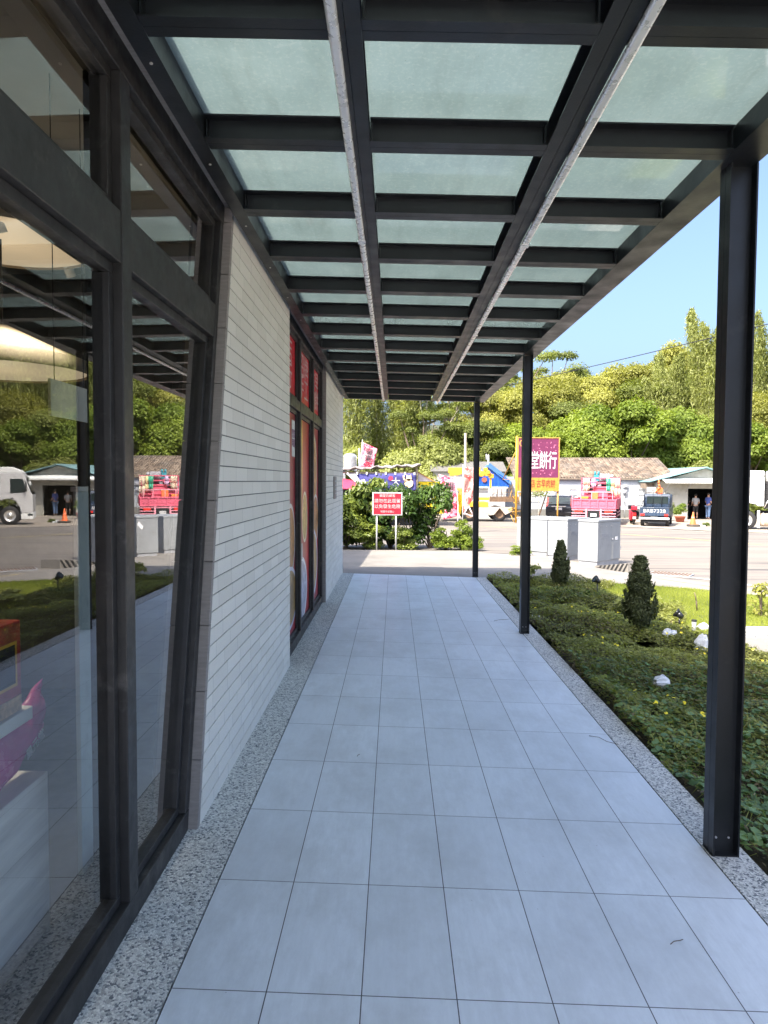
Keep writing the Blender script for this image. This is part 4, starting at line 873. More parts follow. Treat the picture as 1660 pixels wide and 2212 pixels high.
# ================================================================ UTILITY CABINETS
M['cab'] = mat('grey_cabinet_paint', (.27, .285, .295, 1), .55, 0, .09, 2, .1, 60, dirt=((.22, .225, .225, 1), 3, .56)); M['stickr'] = mat('white_sticker', (.85, .85, .85, 1), .5)
def cabinet(cx, cy, z0, h, ld, lw, label, front=True):
    """corner nearest the viewer at (cx,cy); long side runs along +x (local), depth along +y"""
    t = thing('utility_cabinet', label, 'cabinet', (cx, cy, z0), R(45), 'utility cabinets at the kerb')
    MB().box(.02, ld-.02, .02, lw-.02, -.08, .07).build('plinth', M['grey'], t, wc=False)
    MB().box(0, ld, 0, lw, .07, h-.05).build('body', M['cab'], t, wc=False, bevel=.006)
    MB().box(-.012, ld+.012, -.012, lw+.012, h-.048, h).build('lid', M['cab'], t, wc=False, bevel=.008)
    b = MB(); b.box(.60*ld, .98*ld, -.006, -.001, .10, h-.08); b.build('door', M['cab'], t, wc=False, bevel=.003)
    MB().box(.64*ld, .97*ld, -.013, -.007, .09, h*.48).build('access_panel', M['cab'], t, wc=False, bevel=.003)
    b = MB()
    for (a, z) in ((.1, h-.13), (.35, h-.14), (.55, h-.13)): b.cyl((a*ld, -.001, z), (a*ld, -.012, z), .012, n=8)
    b.cyl((.62*ld, -.007, h*.55), (.62*ld, -.03, h*.55), .012, n=8); b.build('bolt', M['grey'], t, wc=False)
    b = MB()
    for k in range(5): b.box(.12*ld, .42*ld, -.006, -.001, h-.30-k*.022, h-.29-k*.022)
    b.build('louvre', M['grey'], t, wc=False)
    MB().box(.955*ld, .985*ld, -.02, -.014, h*.30, h*.38).build('hinge', M['grey'], t, wc=False)
    return t
c1 = cabinet(4.25, 14.5, -.125, .95, .98, .46, 'nearest pale grey utility cabinet beside the striped kerb ramp')
b = MB(); b.box(.72, .76, -.0175, -.0135, .50, .57); b.box(.78, .82, -.0175, -.0135, .50, .57); b.build('sticker', M['stickr'], c1, wc=False)
b = MB(); b.box(-.004, -.001, .08, .12, .60, .67); b.box(-.004, -.001, .09, .13, .68, .74); b.build('sticker', M['stickr'], c1, wc=False)
c2 = cabinet(3.98, 15.95, -.17, .94, .98, .52, 'middle pale grey utility cabinet with a torn white sticker')
MB().add([(-.003, .05, .83), (-.003, .16, .70), (-.003, .13, .62), (-.003, .02, .74)], [(0, 1, 2, 3)]).build('sticker', M['stickr'], c2, wc=False)
cabinet(3.80, 17.25, -.21, .92, .98, .9, 'farthest pale grey utility cabinet half behind the canopy post')
# ---- striped kerb ramp
t = thing('kerb_ramp', 'low concrete kerb ramp with black and pale yellow diagonal stripes', 'kerb ramp', (4.2, 13.8, -.1))
p0, p1 = Vector((4.14, 14.30, 0)), Vector((4.46, 13.22, 0)); dd = p1-p0; Ln = dd.length; dd.normalize(); nn = Vector((-dd.y, dd.x, 0))
if nn.x < 0: nn = -nn
zz = gz(13.8)-.02
b = MB(); H = .20
def RP(u, z, q): v = p0+dd*(u*Ln)+nn*q; return (v.x, v.y, zz+z)
b.add([RP(0, 0, 0), RP(1, 0, 0), RP(1, H, 0), RP(0, .02, 0), RP(0, 0, .45), RP(1, 0, .45), RP(1, H*.9, .45), RP(0, .02, .45)],
      [(0, 1, 2, 3), (5, 4, 7, 6), (3, 2, 6, 7), (1, 5, 6, 2), (0, 3, 7, 4)])
b.build('ramp', M['concrete'], t)
b = MB(); hh = lambda u: .02+(H-.02)*u
for i in range(7):
    u0 = .16+i*.125; u1 = u0+.062; ds = .09
    u0b, u1b = u0-ds*hh(u0)/H, u1-ds*hh(u1)/H
    u0t, u1t = min(u0+ds*hh(u0)/H*.6, 1), min(u1+ds*hh(u1)/H*.6, 1)
    b.add([RP(u0b, .004, -.004), RP(min(u1b, 1), .004, -.004), RP(u1t, hh(u1t)-.004, -.004), RP(u0t, hh(u0t)-.004, -.004)], [(0, 1, 2, 3)])
b.build('black_stripe', M['black'], t)

# ================================================================ VEHICLE HELPERS
def wheel(parent, x, y, r, w, hub=M['grey'], side=1, name='wheel'):
    b = MB(); pr = [(r*.62, -w/2), (r*.93, -w/2), (r, -w*.36), (r, w*.36), (r*.93, w/2), (r*.62, w/2)]
    b.lathe((x, y, r), pr, 22, 'x'); o = b.build(name, M['black'], parent, wc=False)
    c = MB(); s = side; c.lathe((x, y, r), [(r*.62, s*w*.42), (r*.5, s*w*.30), (r*.22, s*w*.34), (r*.2, s*w*.48), (0, s*w*.48)], 18, 'x'); c.lathe((x, y, r), [(r*.62, -w*.42*s), (0, -w*.3*s)], 18, 'x')
    for k in range(6):
        a = k*math.pi/3; c.cyl((x+s*w*.33, y+math.cos(a)*r*.35, r+math.sin(a)*r*.35), (x+s*w*.40, y+math.cos(a)*r*.35, r+math.sin(a)*r*.35), r*.05, n=6)
    c.build('rim', hub, o, wc=False); return o
# ================================================================ PINK TRUCK (seen from behind)
t = thing('pink_truck', 'salmon pink flatbed crane truck parked with its tailgate to the road', 'truck', (11.45, 40.0, gz(40)), R(-21))
W2 = 1.22; L = lambda *a: MB().box(*a)
L(-W2, W2, 0, 4.6, .93, 1.0).build('bed_floor', M['pink'], t, wc=False)
b = MB(); b.box(-W2, W2, -.03, .01, .98, 1.42)
for i in range(6):
    x = -W2+.04+i*(2*W2-.08)/5; b.box(x-.035, x+.035, -.07, -.03, .98, 1.46)
b.box(-W2, W2, -.075, -.03, 1.42, 1.50); b.box(-W2, W2, -.075, -.03, .96, 1.02)
for i in range(5):   # pressed recess panels
    x = -W2+.04+(i+.5)*(2*W2-.08)/5; b.box(x-.15, x+.15, -.045, -.03, 1.12, 1.32)
b.build('tailgate', M['pink'], t, wc=False, bevel=.005)
b = MB(); b.box(-W2, W2*.86, -.05, -.01, 1.88, 1.94)
for x in (-W2+.02, -.72, -.12, .5, W2*.84): b.box(x-.022, x+.022, -.05, -.01, 1.50, 1.88)
b.build('guard_rail', M['pink2'], t, wc=False)
for s in (-1, 1):
    b = MB(); b.box(s*W2-.02, s*W2+.02, .02, 4.6, .98, 1.46)
    for i in range(8): b.box(s*(W2+.02)-.012, s*(W2+.02)+.012, .1+i*.62, .16+i*.62, .98, 1.48)
    b.box(s*W2-.03, s*W2+.03, .02, 4.6, 1.46, 1.51); b.build('side_board', M['pink'], t, wc=False)
b = MB()
for x in (-1.15, -.42, .42, 1.15): b.box(x-.04, x+.04, 4.5, 4.58, 1.0, 2.75)
for z in (1.55, 1.85, 2.1, 2.4, 2.70): b.box(-1.19, 1.19, 4.46, 4.50, z, z+.07)
b.box(-.4, .4, 4.52, 4.57, 1.0, 2.2); b.build('headboard', M['pink'], t, wc=False)
b = MB(); b.box(-W2, W2, -.02, .06, .84, .95)
for z in (.30, .50, .66): b.box(-W2, -.36, -.06, -.02, z, z+.055); b.box(.36, W2, -.06, -.02, z, z+.055)
for x in (-.40, .40): b.box(x-.05, x+.05, -.065, -.01, .28, .95)
b.box(-.36, .36, -.06, -.02, .27, .33); b.build('rear_bumper', M['pink2'], t, wc=False)
for s in (-1, 1): MB().box(s*.82-.22, s*.82+.22, -.055, -.015, .72, .86).build('tail_light', M['lampred'], t, wc=False, bevel=.01)
L(-.34, .34, 0, .05, .34, .93).build('rear_crossmember', M['dark'], t, wc=False); p = MB().box(-.17, .17, -.07, -.061, .50, .68).build('licence_plate', M['white'], t, wc=False); text('plate_number', '443-ZV', M['black'], p, (0, -.071, .59), .10, FN, .001)
b = MB(); b.box(-.45, -.3, .1, 6.8, .55, .90); b.box(.3, .45, .1, 6.8, .55, .90); b.cyl((-1, 1.5, .48), (1, 1.5, .48), .09); b.cyl((-1, 5.9, .48), (1, 5.9, .48), .08); b.build('chassis', M['dark'], t, wc=False)
for s in (-1, 1):
    wheel(t, s*.98, 1.5, .47, .42, M['pink2'], s); wheel(t, s*1.02, 5.9, .47, .25, M['pink2'], s)
    b = MB(); b.box(s*1.15-.02, s*1.15+.02, 2.3, 4.9, .42, .50); b.box(s*1.15-.02, s*1.15+.02, 2.3, 4.9, .62, .70); b.build('side_guard', M['pink2'], t, wc=False)
b = MB(); b.prism([(5.05, .75), (6.95, .75), (6.95, 1.6), (6.75, 2.5), (5.05, 2.55)], -1.1, 1.1, 'x'); b.build('cab', M['pink'], t, wc=False, bevel=.05)
L(-.85, .85, 5.03, 5.045, 1.75, 2.3).build('rear_window', M['carglass'], t, wc=False)
for s in (-1, 1): L(s*1.105-.004, s*1.105+.004, 5.7, 6.7, 1.65, 2.3).build('side_window', M['carglass'], t, wc=False)
b = MB(); b.cyl((-.1, 4.8, 1.0), (-.1, 4.8, 3.05), .14, .12); b.box(-.3, .12, 4.62, 4.95, 2.55, 2.95); b.build('crane_column', M['grey'], t, wc=False)
b = MB(); b.box(-.42, -.12, 4.5, 4.62, 2.55, 2.95); b.cyl((-.35, 4.6, 2.95), (-.35, 4.6, 3.15), .06); b.cyl((-.15, 4.6, 2.95), (-.15, 4.6, 3.15), .06); b.build('crane_valve_box', M['teal'], t, wc=False)
b = MB(); b.box(.0, .55, 4.55, 4.9, 2.62, 3.0); b.cyl((.55, 4.7, 2.85), (.75, 4.7, 2.85), .1); b.build('crane_boom', M['grey'], t, wc=False, bevel=.03)
T0 = t.matrix_basis if False else Matrix.LocRotScale(t.location, t.rotation_euler, None)
def at(v): return T0 @ Vector(v)
def hang(x, z1, z0, w, m, label, seed):
    rs = random.Random(seed); o = thing('hanging_strap', label, 'strap', at((x, 4.38, z0)), R(-21), 'straps hung on the pink truck headboard'); b = MB()
    for i in range(6):
        xx = (i-2.5)*w/6; pts = [(xx+rs.uniform(-.03, .03), rs.uniform(-.03, .03), z1-z0), (xx+rs.uniform(-.03, .03), rs.uniform(-.05, .02)-.03, (z1-z0)*.5), (xx+rs.uniform(-.05, .05), rs.uniform(-.04, .04), rs.uniform(0, .12))]
        b.tube(pts, .028, 5)
    b.build('strands', m, o, wc=False)
M['s1'] = mat('cream_webbing', (.55, .50, .36, 1), .9, var=.35, scale=20); M['s2'] = mat('lilac_webbing', (.50, .36, .52, 1), .9, var=.3); M['s3'] = mat('green_webbing', (.05, .36, .22, 1), .9, var=.3); M['s4'] = mat('sand_webbing', (.60, .55, .30, 1), .9, var=.3)
for x, z1, z0, w, m, l, s in ((-.85, 2.72, 1.8, .42, 's1', 'cream straps at the left end of the pink truck headboard', 1), (-.42, 2.72, 2.05, .22, 's2', 'lilac straps left of the crane on the pink truck', 2), (.50, 2.72, 1.75, .26, 's3', 'green straps right of the crane on the pink truck', 3), (.74, 2.72, 1.70, .14, 's4', 'sand coloured straps beside the green ones', 4), (1.0, 2.72, 1.45, .32, 's1', 'long cream straps at the right end of the pink truck headboard', 5)): hang(x, z1, z0, w, M[m], l, s)
for x, y, z, l in ((-.28, 3.9, 1.0, 'orange plastic crate in the middle of the pink truck bed'), (-.86, 3.7, 1.0, 'orange plastic crate at the left of the pink truck bed')):
    o = thing('plastic_crate', l, 'crate', at((x, y, z)), R(-21), 'orange crates on the pink truck'); MB().box(-.2, .2, -.2, .2, 0, .85 if x > -.5 else .55).build('body', M['orange'], o, wc=False, bevel=.02); MB().box(-.21, .21, -.21, .21, .5 if x < -.5 else .8, .56 if x < -.5 else .87).build('rim', M['yellow'], o, wc=False)

# ================================================================ NAVY PICKUP (seen from behind)
t = thing('navy_pickup', 'small dark blue pickup with large white plate number across its tailgate', 'pickup', (14.62, 39.2, gz(39.2)-.01), R(-25)); T0 = Matrix.LocRotScale(t.location, t.rotation_euler, None)
w = .77
b = MB(); b.box(-w, w, 0, .04, .60, 1.06); b.box(-w, -w+.04, .04, 1.95, .60, 1.06); b.box(w-.04, w, .04, 1.95, .60, 1.06); b.box(-w+.04, w-.04, .04, 1.95, .60, .66); b.box(-w, w, -.02, 0, 1.03, 1.08); b.build('bed', M['navy'], t, wc=False, bevel=.01)
b = MB(); b.prism([(1.98, .42), (3.55, .42), (3.58, .95), (3.3, 1.05), (2.95, 1.72), (2.75, 1.80), (2.05, 1.80), (1.98, 1.6)], -w, w, 'x'); b.build('cab', M['navy'], t, wc=False, bevel=.05)
L(-.58, .58, 1.962, 1.978, 1.25, 1.66).build('rear_window', M['carglass'], t, wc=False)
for s in (-1, 1): MB().prism([(2.15, 1.15), (3.15, 1.15), (2.9, 1.65), (2.15, 1.68)], s*w-.004, s*w+.006, 'x').build('side_window', M['carglass'], t, wc=False)
b = MB()
for s in (-1, 1):
    b.tube([(s*.70, 1.85, 1.06), (s*.70, 1.85, 1.78), (s*.62, 1.85, 1.86), (0, 1.85, 1.87)], .022, 8); b.tube([(s*.24, 1.86, 1.06), (s*.24, 1.86, 1.86)], .014, 6); b.tube([(s*.74, .1, 1.08), (s*.70, 1.85, 1.5)], .016, 6)
b.tube([(-.7, 1.86, 1.22), (.7, 1.86, 1.22)], .014, 6); b.build('roll_bar', M['gloss_black'], t, wc=False)
b = MB(); b.box(-w-.03, w+.03, -.09, .02, .40, .52); b.box(-w-.03, -w+.12, -.08, .3, .40, .50); b.build('rear_bumper', M['white'], t, wc=False, bevel=.02)
b = MB(); b.box(-.60, .60, .02, .3, .22, .4); b.build('underside', M['dark'], t, wc=False)
for s in (-1, 1): L(s*.62-.10, s*.62+.10, -.012, .0, .60, .72).build('tail_light', M['lampred'], t, wc=False, bevel=.008)
p = L(-.18, .18, -.11, -.095, .42, .55).build('licence_plate', M['white'], t, wc=False); text('plate_number', 'BRB-7328', M['black'], p, (0, -.112, .485), .075, FN, .001)
text('tailgate_number', 'BRB7328', M['white'], t, (0, -.006, .87), .27, FN, .003, 1.18); text('tailgate_slogan', '〜〜〜〜', M['white'], t, (-.2, -.022, 1.06), .10, FN, .002)
for s in (-1, 1): wheel(t, s*.66, .55, .28, .19, M['chrome'], s); wheel(t, s*.66, 2.95, .28, .17, M['chrome'], s)
# ================================================================ BLACK HATCHBACK
t = thing('black_car', 'black estate car with raised rear window parked left of the pink truck', 'car', (10.45, 44.2, -.87), R(-19))
prof = [(0, .38), (-.02, .60), (0, .88), (.18, 1.02), (.55, 1.50), (.75, 1.58), (2.2, 1.60), (3.0, 1.12), (4.0, .98), (4.15, .70), (4.1, .35)]
b = MB(); b.prism([(y, z) for y, z in prof], -.82, .82, 'x'); o = b.build('body', M['gloss_black'], t, wc=False, bevel=.06)
MB().add([(-.66, .17, 1.06), (.66, .17, 1.06), (.58, .54, 1.48), (-.58, .54, 1.48)], [(0, 1, 2, 3)]).build('rear_window', M['carglass'], t, wc=False)
for v in t.children[-1].data.vertices: v.co.y -= .012
for s in (-1, 1):
    MB().prism([(.35, 1.08), (2.85, 1.08), (2.2, 1.5), (.75, 1.5)], s*.822-.004, s*.822+.004, 'x').build('side_window', M['carglass'], t, wc=False)
    b = MB(); b.prism([(.02, .88), (.16, 1.02), (.52, 1.48), (.60, 1.48), (.25, .88)], s*.76-.05, s*.76+.055, 'x'); b.build('tail_light', M['lampred'], t, wc=False)
    wheel(t, s*.72, .75, .31, .2, M['chrome'], s); wheel(t, s*.72, 3.3, .31, .2, M['chrome'], s)
b = MB(); b.box(-.80, .80, -.10, .0, .34, .58); b.build('bumper', M['gloss_black'], t, wc=False, bevel=.03)
L(-.45, .45, -.03, -.022, .90, .95).build('trim_strip', M['chrome'], t, wc=False); L(-.2, .2, -.035, -.022, .70, .85).build('licence_plate', M['white'], t, wc=False)
# ================================================================ WHITE TRACTOR TRUCK (side on, driving left)
t = thing('white_truck', 'white tractor truck with aluminium fuel tank standing at the right on the road', 'truck', (17.05, 36.3, gz(36.9)), R(-24)); t.scale = (.80, .92, 1.0)
def LX(x0, x1, y0, y1, z0, z1): return MB().box(x0, x1, y0, y1, z0, z1)
b = MB(); b.prism([(0.10, .62), (0, .70), (0, 1.55), (.12, 1.72), (.42, 2.55), (.55, 2.72), (2.38, 2.72), (2.38, 1.22), (2.05, 1.22), (1.9, 1.32), (1.45, 1.38), (1.0, 1.28), (.78, .95), (.70, .62)], 0, 2.4, 'y'); b.build('cab', M['white'], t, wc=False, bevel=.04)
b = MB(); b.prism([(.55, 2.725), (2.36, 2.725), (2.36, 3.02), (1.3, 3.05), (.75, 2.9)], .12, 2.28, 'y'); b.build('roof_fairing', M['offwhite'], t, wc=False, bevel=.05)
MB().prism([(.42, 1.72), (1.32, 1.66), (1.32, 2.42), (.55, 2.42)], -.008, -.002, 'y').build('side_window', M['carglass'], t, wc=False)
MB().add([(.035, .15, 1.60), (.035, 2.25, 1.60), (.39, 2.2, 2.50), (.39, .2, 2.50)], [(0, 1, 2, 3)]).build('windscreen', M['carglass'], t, wc=False)
for v in t.children[-1].data.vertices: v.co.x -= .03
b = MB(); b.box(1.395, 1.402, -.004, 0, .95, 2.68); b.box(.75, 1.39, -.004, 0, 1.24, 1.25); b.box(1.41, 2.36, -.004, 0, 1.62, 1.63); b.build('door_seam', M['grey'], t, wc=False)
L(1.15, 1.32, -.02, -.002, 1.38, 1.44).build('door_handle', M['black'], t, wc=False)
b = MB(); b.tube([(.5, -.02, 2.3), (.38, -.22, 2.3), (.38, -.22, 1.75)], .02, 6); b.box(.33, .43, -.30, -.16, 1.75, 2.25); b.build('mirror', M['black'], t, wc=False)
b = MB(); b.prism([(-.02, .30), (.72, .30), (.72, .60), (.05, .66), (-.02, .60)], .02, 2.38, 'y'); b.build('front_bumper', M['offwhite'], t, wc=False, bevel=.03)
L(.02, .30, -.006, .02, .50, .60).build('headlight', M['carglass'], t, wc=False)
b = MB()
for k in range(9): a0 = math.pi*k/9; a1 = math.pi*(k+1)/9; c, r = (1.38, .50), .66; b.add([(c[0]+r*math.cos(a), y, c[1]+r*math.sin(a)) for a in (a0, a1) for y in (.0, .55)], [(0, 1, 3, 2)])
b.build('wheel_arch', M['grey'], t, wc=False)
for y in (.12, 2.2):
    for x, nm in ((1.38, 'wheel'), (5.6, 'wheel'), (6.95, 'wheel')):
        q = MB(); r, ww = .50, .30; q.lathe((x, y+.05, r), [(r*.6, -ww/2), (r*.94, -ww/2), (r, -ww*.36), (r, ww*.36), (r*.94, ww/2), (r*.6, ww/2)], 24, 'y'); oo = q.build(nm, M['black'], t, wc=False)
        q = MB(); q.lathe((x, y+.05, r), [(r*.6, -ww*.42), (r*.45, -ww*.2), (r*.25, -ww*.25), (r*.22, -ww*.5), (0, -ww*.5)], 18, 'y'); q.lathe((x, y+.05, r), [(r*.6, ww*.42), (0, ww*.3)], 18, 'y')
        for k in range(8): a = k*math.pi/4; q.cyl((x+math.cos(a)*r*.33, y+.05-ww*.22, r+math.sin(a)*r*.33), (x+math.cos(a)*r*.33, y+.05-ww*.33, r+math.sin(a)*r*.33), .022, n=6)
        for mb_ in (oo.data,):
            for v in mb_.vertices: v.co.x = x+(v.co.x-x)*1.22
        for v in q.build('rim', M['chrome'], oo, wc=False).data.vertices: v.co.x = x+(v.co.x-x)*1.22
b = MB(); b.box(2.0, 8.2, .55, .75, .62, .95); b.box(2.0, 8.2, 1.7, 1.9, .62, .95); b.build('chassis', M['dark'], t, wc=False)
b = MB(); b.lathe((2.20, .30, .52), [(0, 0), (.30, 0), (.335, .03), (.335, 1.55), (.30, 1.58), (0, 1.58)], 24, 'x'); b.build('fuel_tank', M['tank'], t, wc=False)
b = MB(); b.box(2.32, 2.38, -.045, -.03, .30, .90); b.box(2.95, 3.01, -.045, -.03, .30, .90); b.box(3.2, 3.5, -.05, -.03, .48, .62); b.build('tank_strap', M['grey'], t, wc=False)
b = MB(); b.box(2.02, 2.15, .02, .3, .22, 1.0); b.box(2.02, 2.18, 0, .3, .12, .22); b.build('mudguard', M['offwhite'], t, wc=False)
b = MB(); b.box(2.44, 2.74, .25, .8, 1.1, 2.5)
for k in range(11): b.box(2.42, 2.52, .22, .25, 1.30+k*.105, 1.36+k*.105)
b.build('air_intake_stack', M['black'], t, wc=False); b = MB(); b.lathe((2.62, .45, 0), [(.16, 2.35), (.18, 2.4), (.18, 2.95), (.12, 3.02), (0, 3.02)], 16); b.build('stack_cap', M['chrome'], t, wc=False)
b = MB(); b.box(3.05, 8.4, .05, 2.35, 1.35, 1.47); b.box(3.05, 3.12, .05, 2.35, 1.47, 2.75); b.box(3.12, 8.4, .05, .12, 1.47, 2.75); b.box(3.12, 8.4, 2.28, 2.35, 1.47, 2.75)
for k in range(9): b.box(3.12+k*.62, 3.20+k*.62, .0, .048, 1.40, 2.78)
b.build('load_body', M['offwhite'], t, wc=False)
b = MB(); b.cyl((2.9, .25, 1.12), (2.9, .5, 1.12), .16); b.tube([(2.4, .2, 1.15), (2.6, .12, 1.5), (3.0, .2, 1.3)], .03, 6); b.cyl((3.3, .1, 1.1), (3.3, .4, 1.1), .18); b.build('air_tank', M['chrome'], t, wc=False)
# ================================================================ YELLOW CRANE TRUCK
t = thing('yellow_crane_truck', 'yellow truck with folded crane and wire cage of white boxes below the blue roof', 'truck', (5.0, 43.2, -.87), 0)
wx = [(1.55, 'a'), (-.35, 'b')]
b = MB(); b.box(-1.4, 2.2, .2, 2.0, .62, .85); b.build('chassis', M['rust'], t, wc=False)
b = MB(); b.prism([(.95, .38), (1.2, .42), (1.55, .85), (1.9, .42), (2.3, .62), (2.3, .90), (.2, .90), (.2, .6)], -.02, .12, 'y'); b.build('mudguard', M['tank'], t, wc=False)
b = MB(); b.box(-.3, .85, -.05, 1.9, .90, 1.20); b.box(.1, .88, -.08, 0, 1.32, 1.50); b.build('side_locker', M['yellow'], t, wc=False, bevel=.02)
b = MB(); b.box(.92, 2.75, 0, .05, 1.22, 1.52); b.build('drop_side', M['rust'], t, wc=False)
b = MB()
for x in np.arange(.95, 2.9, .23): b.box(x-.012, x+.012, 0, .024, 1.52, 2.08)
for z in (1.54, 1.80, 2.06): b.box(.93, 2.85, -.012, .012, z-.012, z+.012)
b.build('wire_cage', M['rust'], t, wc=False)
for y in (.25, 1.9):
    for x in (1.55, -.3): wo = MB(); r = .47; wo.lathe((x, y, r), [(r*.6, -.14), (r*.94, -.14), (r, -.10), (r, .10), (r*.94, .14), (r*.6, .14)], 22, 'y'); o = wo.build('wheel', M['black'], t, wc=False); MB().lathe((x, y, r), [(r*.6, -.1), (r*.3, -.04), (0, -.06)], 16, 'y').build('rim', M['rust'], o, wc=False)
b = MB(); b.prism([(-1.9, .55), (-2.35, .62), (-2.4, 1.3), (-2.15, 2.05), (-.75, 2.05), (-.75, .9), (-1.9, .9)], 0, 1.9, 'y'); b.build('cab', M['rustpole'], t, wc=False, bevel=.05)
MB().prism([(-2.1, 1.35), (-1.0, 1.35), (-1.0, 1.9), (-1.95, 1.9)], -.01, -.002, 'y').build('side_window', M['carglass'], t, wc=False)
b = MB(); b.box(1.02, 1.14, .7, .9, 1.2, 3.0); b.box(.35, 1.0, .55, 1.1, 2.82, 3.15); b.cyl((.5, .5, 2.95), (.5, 1.2, 2.95), .17); b.cyl((.9, .5, 3.05), (.9, 1.2, 3.05), .13); b.box(.95, 1.25, .6, 1.0, 2.7, 2.95); b.box(.15, .4, .6, 1.0, 3.0, 3.38); b.cyl((.75, .5, 3.25), (.75, 1.1, 3.25), .12)
b.build('crane_column', M['yellow'], t, wc=False, bevel=.02)
b = MB(); b.box(-1.6, .35, .65, .95, 3.0, 3.35); b.prism([(-1.55, 3.35), (-1.0, 3.35), (-.6, 3.0), (-1.0, 2.85), (-1.5, 2.82)], .6, 1.0, 'y'); b.build('crane_boom', M['yellow'], t, wc=False, bevel=.02)
for i, (x, z) in enumerate([(x, z) for z in (1.53, 1.81) for x in (1.02, 1.28, 1.56, 1.86)]):
    o = thing('foam_box', ['lower', 'upper'][i//4]+' row '+['first', 'second', 'third', 'fourth'][i % 4]+' white foam box from the left in the wire cage', 'box', (5.0+x, 43.4, -.87+z), 0, 'white foam boxes in the yellow truck cage'); MB().box(-.115, .115, 0, .35, 0, .19).build('box_body', M['white'], o, wc=False, bevel=.01); MB().box(-.12, .12, -.005, .355, .195, .25).build('lid', M['offwhite'], o, wc=False, bevel=.01)
o = thing('scrap_pile', 'tangle of rusty pipes and brackets behind the yellow truck cage', 'scrap', (7.6, 43.2, -.87), 0); b = MB(); rs = random.Random(4)
for i in range(34): a = Vector((7.15+rs.random()*.95, 43.0+rs.random()*.5, -.75+rs.random()*1.9)); b.tube([a, a+Vector((rs.uniform(-.5, .5), rs.uniform(-.3, .3), rs.uniform(-.5, .5)))], rs.uniform(.015, .04), 5)
b.build('pipes', M['rustpole'], o)

# ================================================================ BLUE SHED
t = thing('blue_shed', 'corrugated blue gabled shed behind the yellow truck', 'shed', (6.35, 46.4, -.87))
b = MB()
for i in range(26):
    x0 = 5.3+i*.09; h = lambda x: 3.15-abs(x-6.2)*.55
    b.add([(x0, 46.4, 1.25), (x0+.045, 46.37, 1.25), (x0+.09, 46.4, 1.25), (x0+.09, 46.4, h(x0+.09)-.6), (x0+.045, 46.37, h(x0+.045)-.6), (x0, 46.4, h(x0)-.6)], [(0, 1, 4, 5), (1, 2, 3, 4)])
b.build('gable_cladding', M['bluesheet'], t)
b = MB(); b.add([(6.2, 46.25, 2.62), (7.75, 46.25, 1.42), (8.3, 49.5, 1.75), (6.75, 49.5, 2.95)], [(0, 1, 2, 3)]); b.add([(6.2, 46.25, 2.62), (5.15, 46.25, 1.55), (5.7, 49.5, 1.85), (6.75, 49.5, 2.95)], [(3, 2, 1, 0)])
o = b.build('roof', M['bluesheet_top'], t); m_ = o.modifiers.new('s', 'SOLIDIFY'); m_.thickness = .04
b = MB(); b.box(5.2, 7.55, 46.3, 46.36, 1.17, 1.26); b.build('fascia', M['offwhite'], t); MB().box(5.35, 7.4, 46.5, 49, -.87, 1.2).build('wall', M['plaster'], t)
b = MB(); b.cyl((5.98, 46.36, 1.72), (5.98, 46.30, 1.72), .17, n=20); b.build('round_emblem', M['terracotta'], t)
# ================================================================ BILLBOARD
t = thing('billboard', 'tall purple and yellow shop billboard with white characters on yellow posts', 'billboard', (8.6, 42, -.87))
M['bb_purple'] = mat('faded_purple_print', (.13, .016, .062, 1), .55, var=.12, dirt=((.24, .05, .11, 1), 1.2, .62)); M['bb_yellow'] = mat('faded_yellow_print', (.42, .22, .03, 1), .6, dirt=((.42, .21, .04, 1), 2, .6)); M['bb_red'] = mat('dark_red_lettering', (.22, .03, .02, 1), .6)
MB().box(7.46, 9.86, 42.0, 42.12, 1.86, 4.22).build('purple_panel', M['bb_purple'], t); MB().box(7.46, 9.86, 42.001, 42.12, 1.10, 1.855).build('yellow_panel', M['bb_yellow'], t)
b = MB(); b.box(7.40, 7.456, 41.97, 42.15, 1.05, 4.28); b.box(9.864, 9.92, 41.97, 42.15, 1.05, 4.28); b.box(7.456, 9.864, 41.97, 42.15, 4.225, 4.28); b.box(7.456, 9.864, 41.97, 42.15, 1.04, 1.096); b.build('frame', M['rustpole'], t)
text('shop_name', '堂餅行', M['white'], t, (8.97, 41.99, 2.82), .64, FN, .008, .86, world=True, bold=.007).scale = (.84, 1.75, 1)
text('product_line', '老店·古早肉餅', M['bb_red'], t, (8.80, 41.992, 1.47), .33, FN, .006, world=True, bold=.001).scale = (.86, 1.55, 1)
b = MB(); b.lathe((7.72, 41.992, 3.92), [(.16, 0), (.22, 0)], 24, 'y'); b.build('round_logo', M['rustpole'], t)
b = MB(); rs = random.Random(2)
for i in range(34): x, z = 8.3+rs.random()*1.45, rs.choice([3.9, 3.4, 2.2, 3.7, 2.05])+rs.uniform(-.1, .1); b.cyl((x, 41.998, z), (x, 41.994, z), .02+.02*rs.random(), n=7)
b.build('blossom_print', mat('pink_print', (.55, .16, .26, 1), .6), t)
b = MB(); b.cyl((7.36, 42.05, -.87), (7.36, 42.05, 4.35), .065, n=10); b.build('post', M['yellow'], t); b = MB(); b.cyl((9.88, 42.1, -.87), (9.88, 42.1, 1.05), .05, n=8); b.build('post', M['rustpole'], t)
b = MB(); b.tube([(7.3, 42.1, 3.4), (6.85, 44.0, 1.75)], .035, 6); b.tube([(7.36, 42.1, 1.75), (6.85, 44.0, 1.75)], .02, 6); b.build('brace', M['rustpole'], t)
b = MB(); b.tube([(9.3, 42.3, 1.1), (8.75, 42.6, -.85)], .04, 6); b.tube([(9.1, 42.4, .3), (9.6, 42.4, .35)], .02, 6); b.build('prop', M['rust'], t)
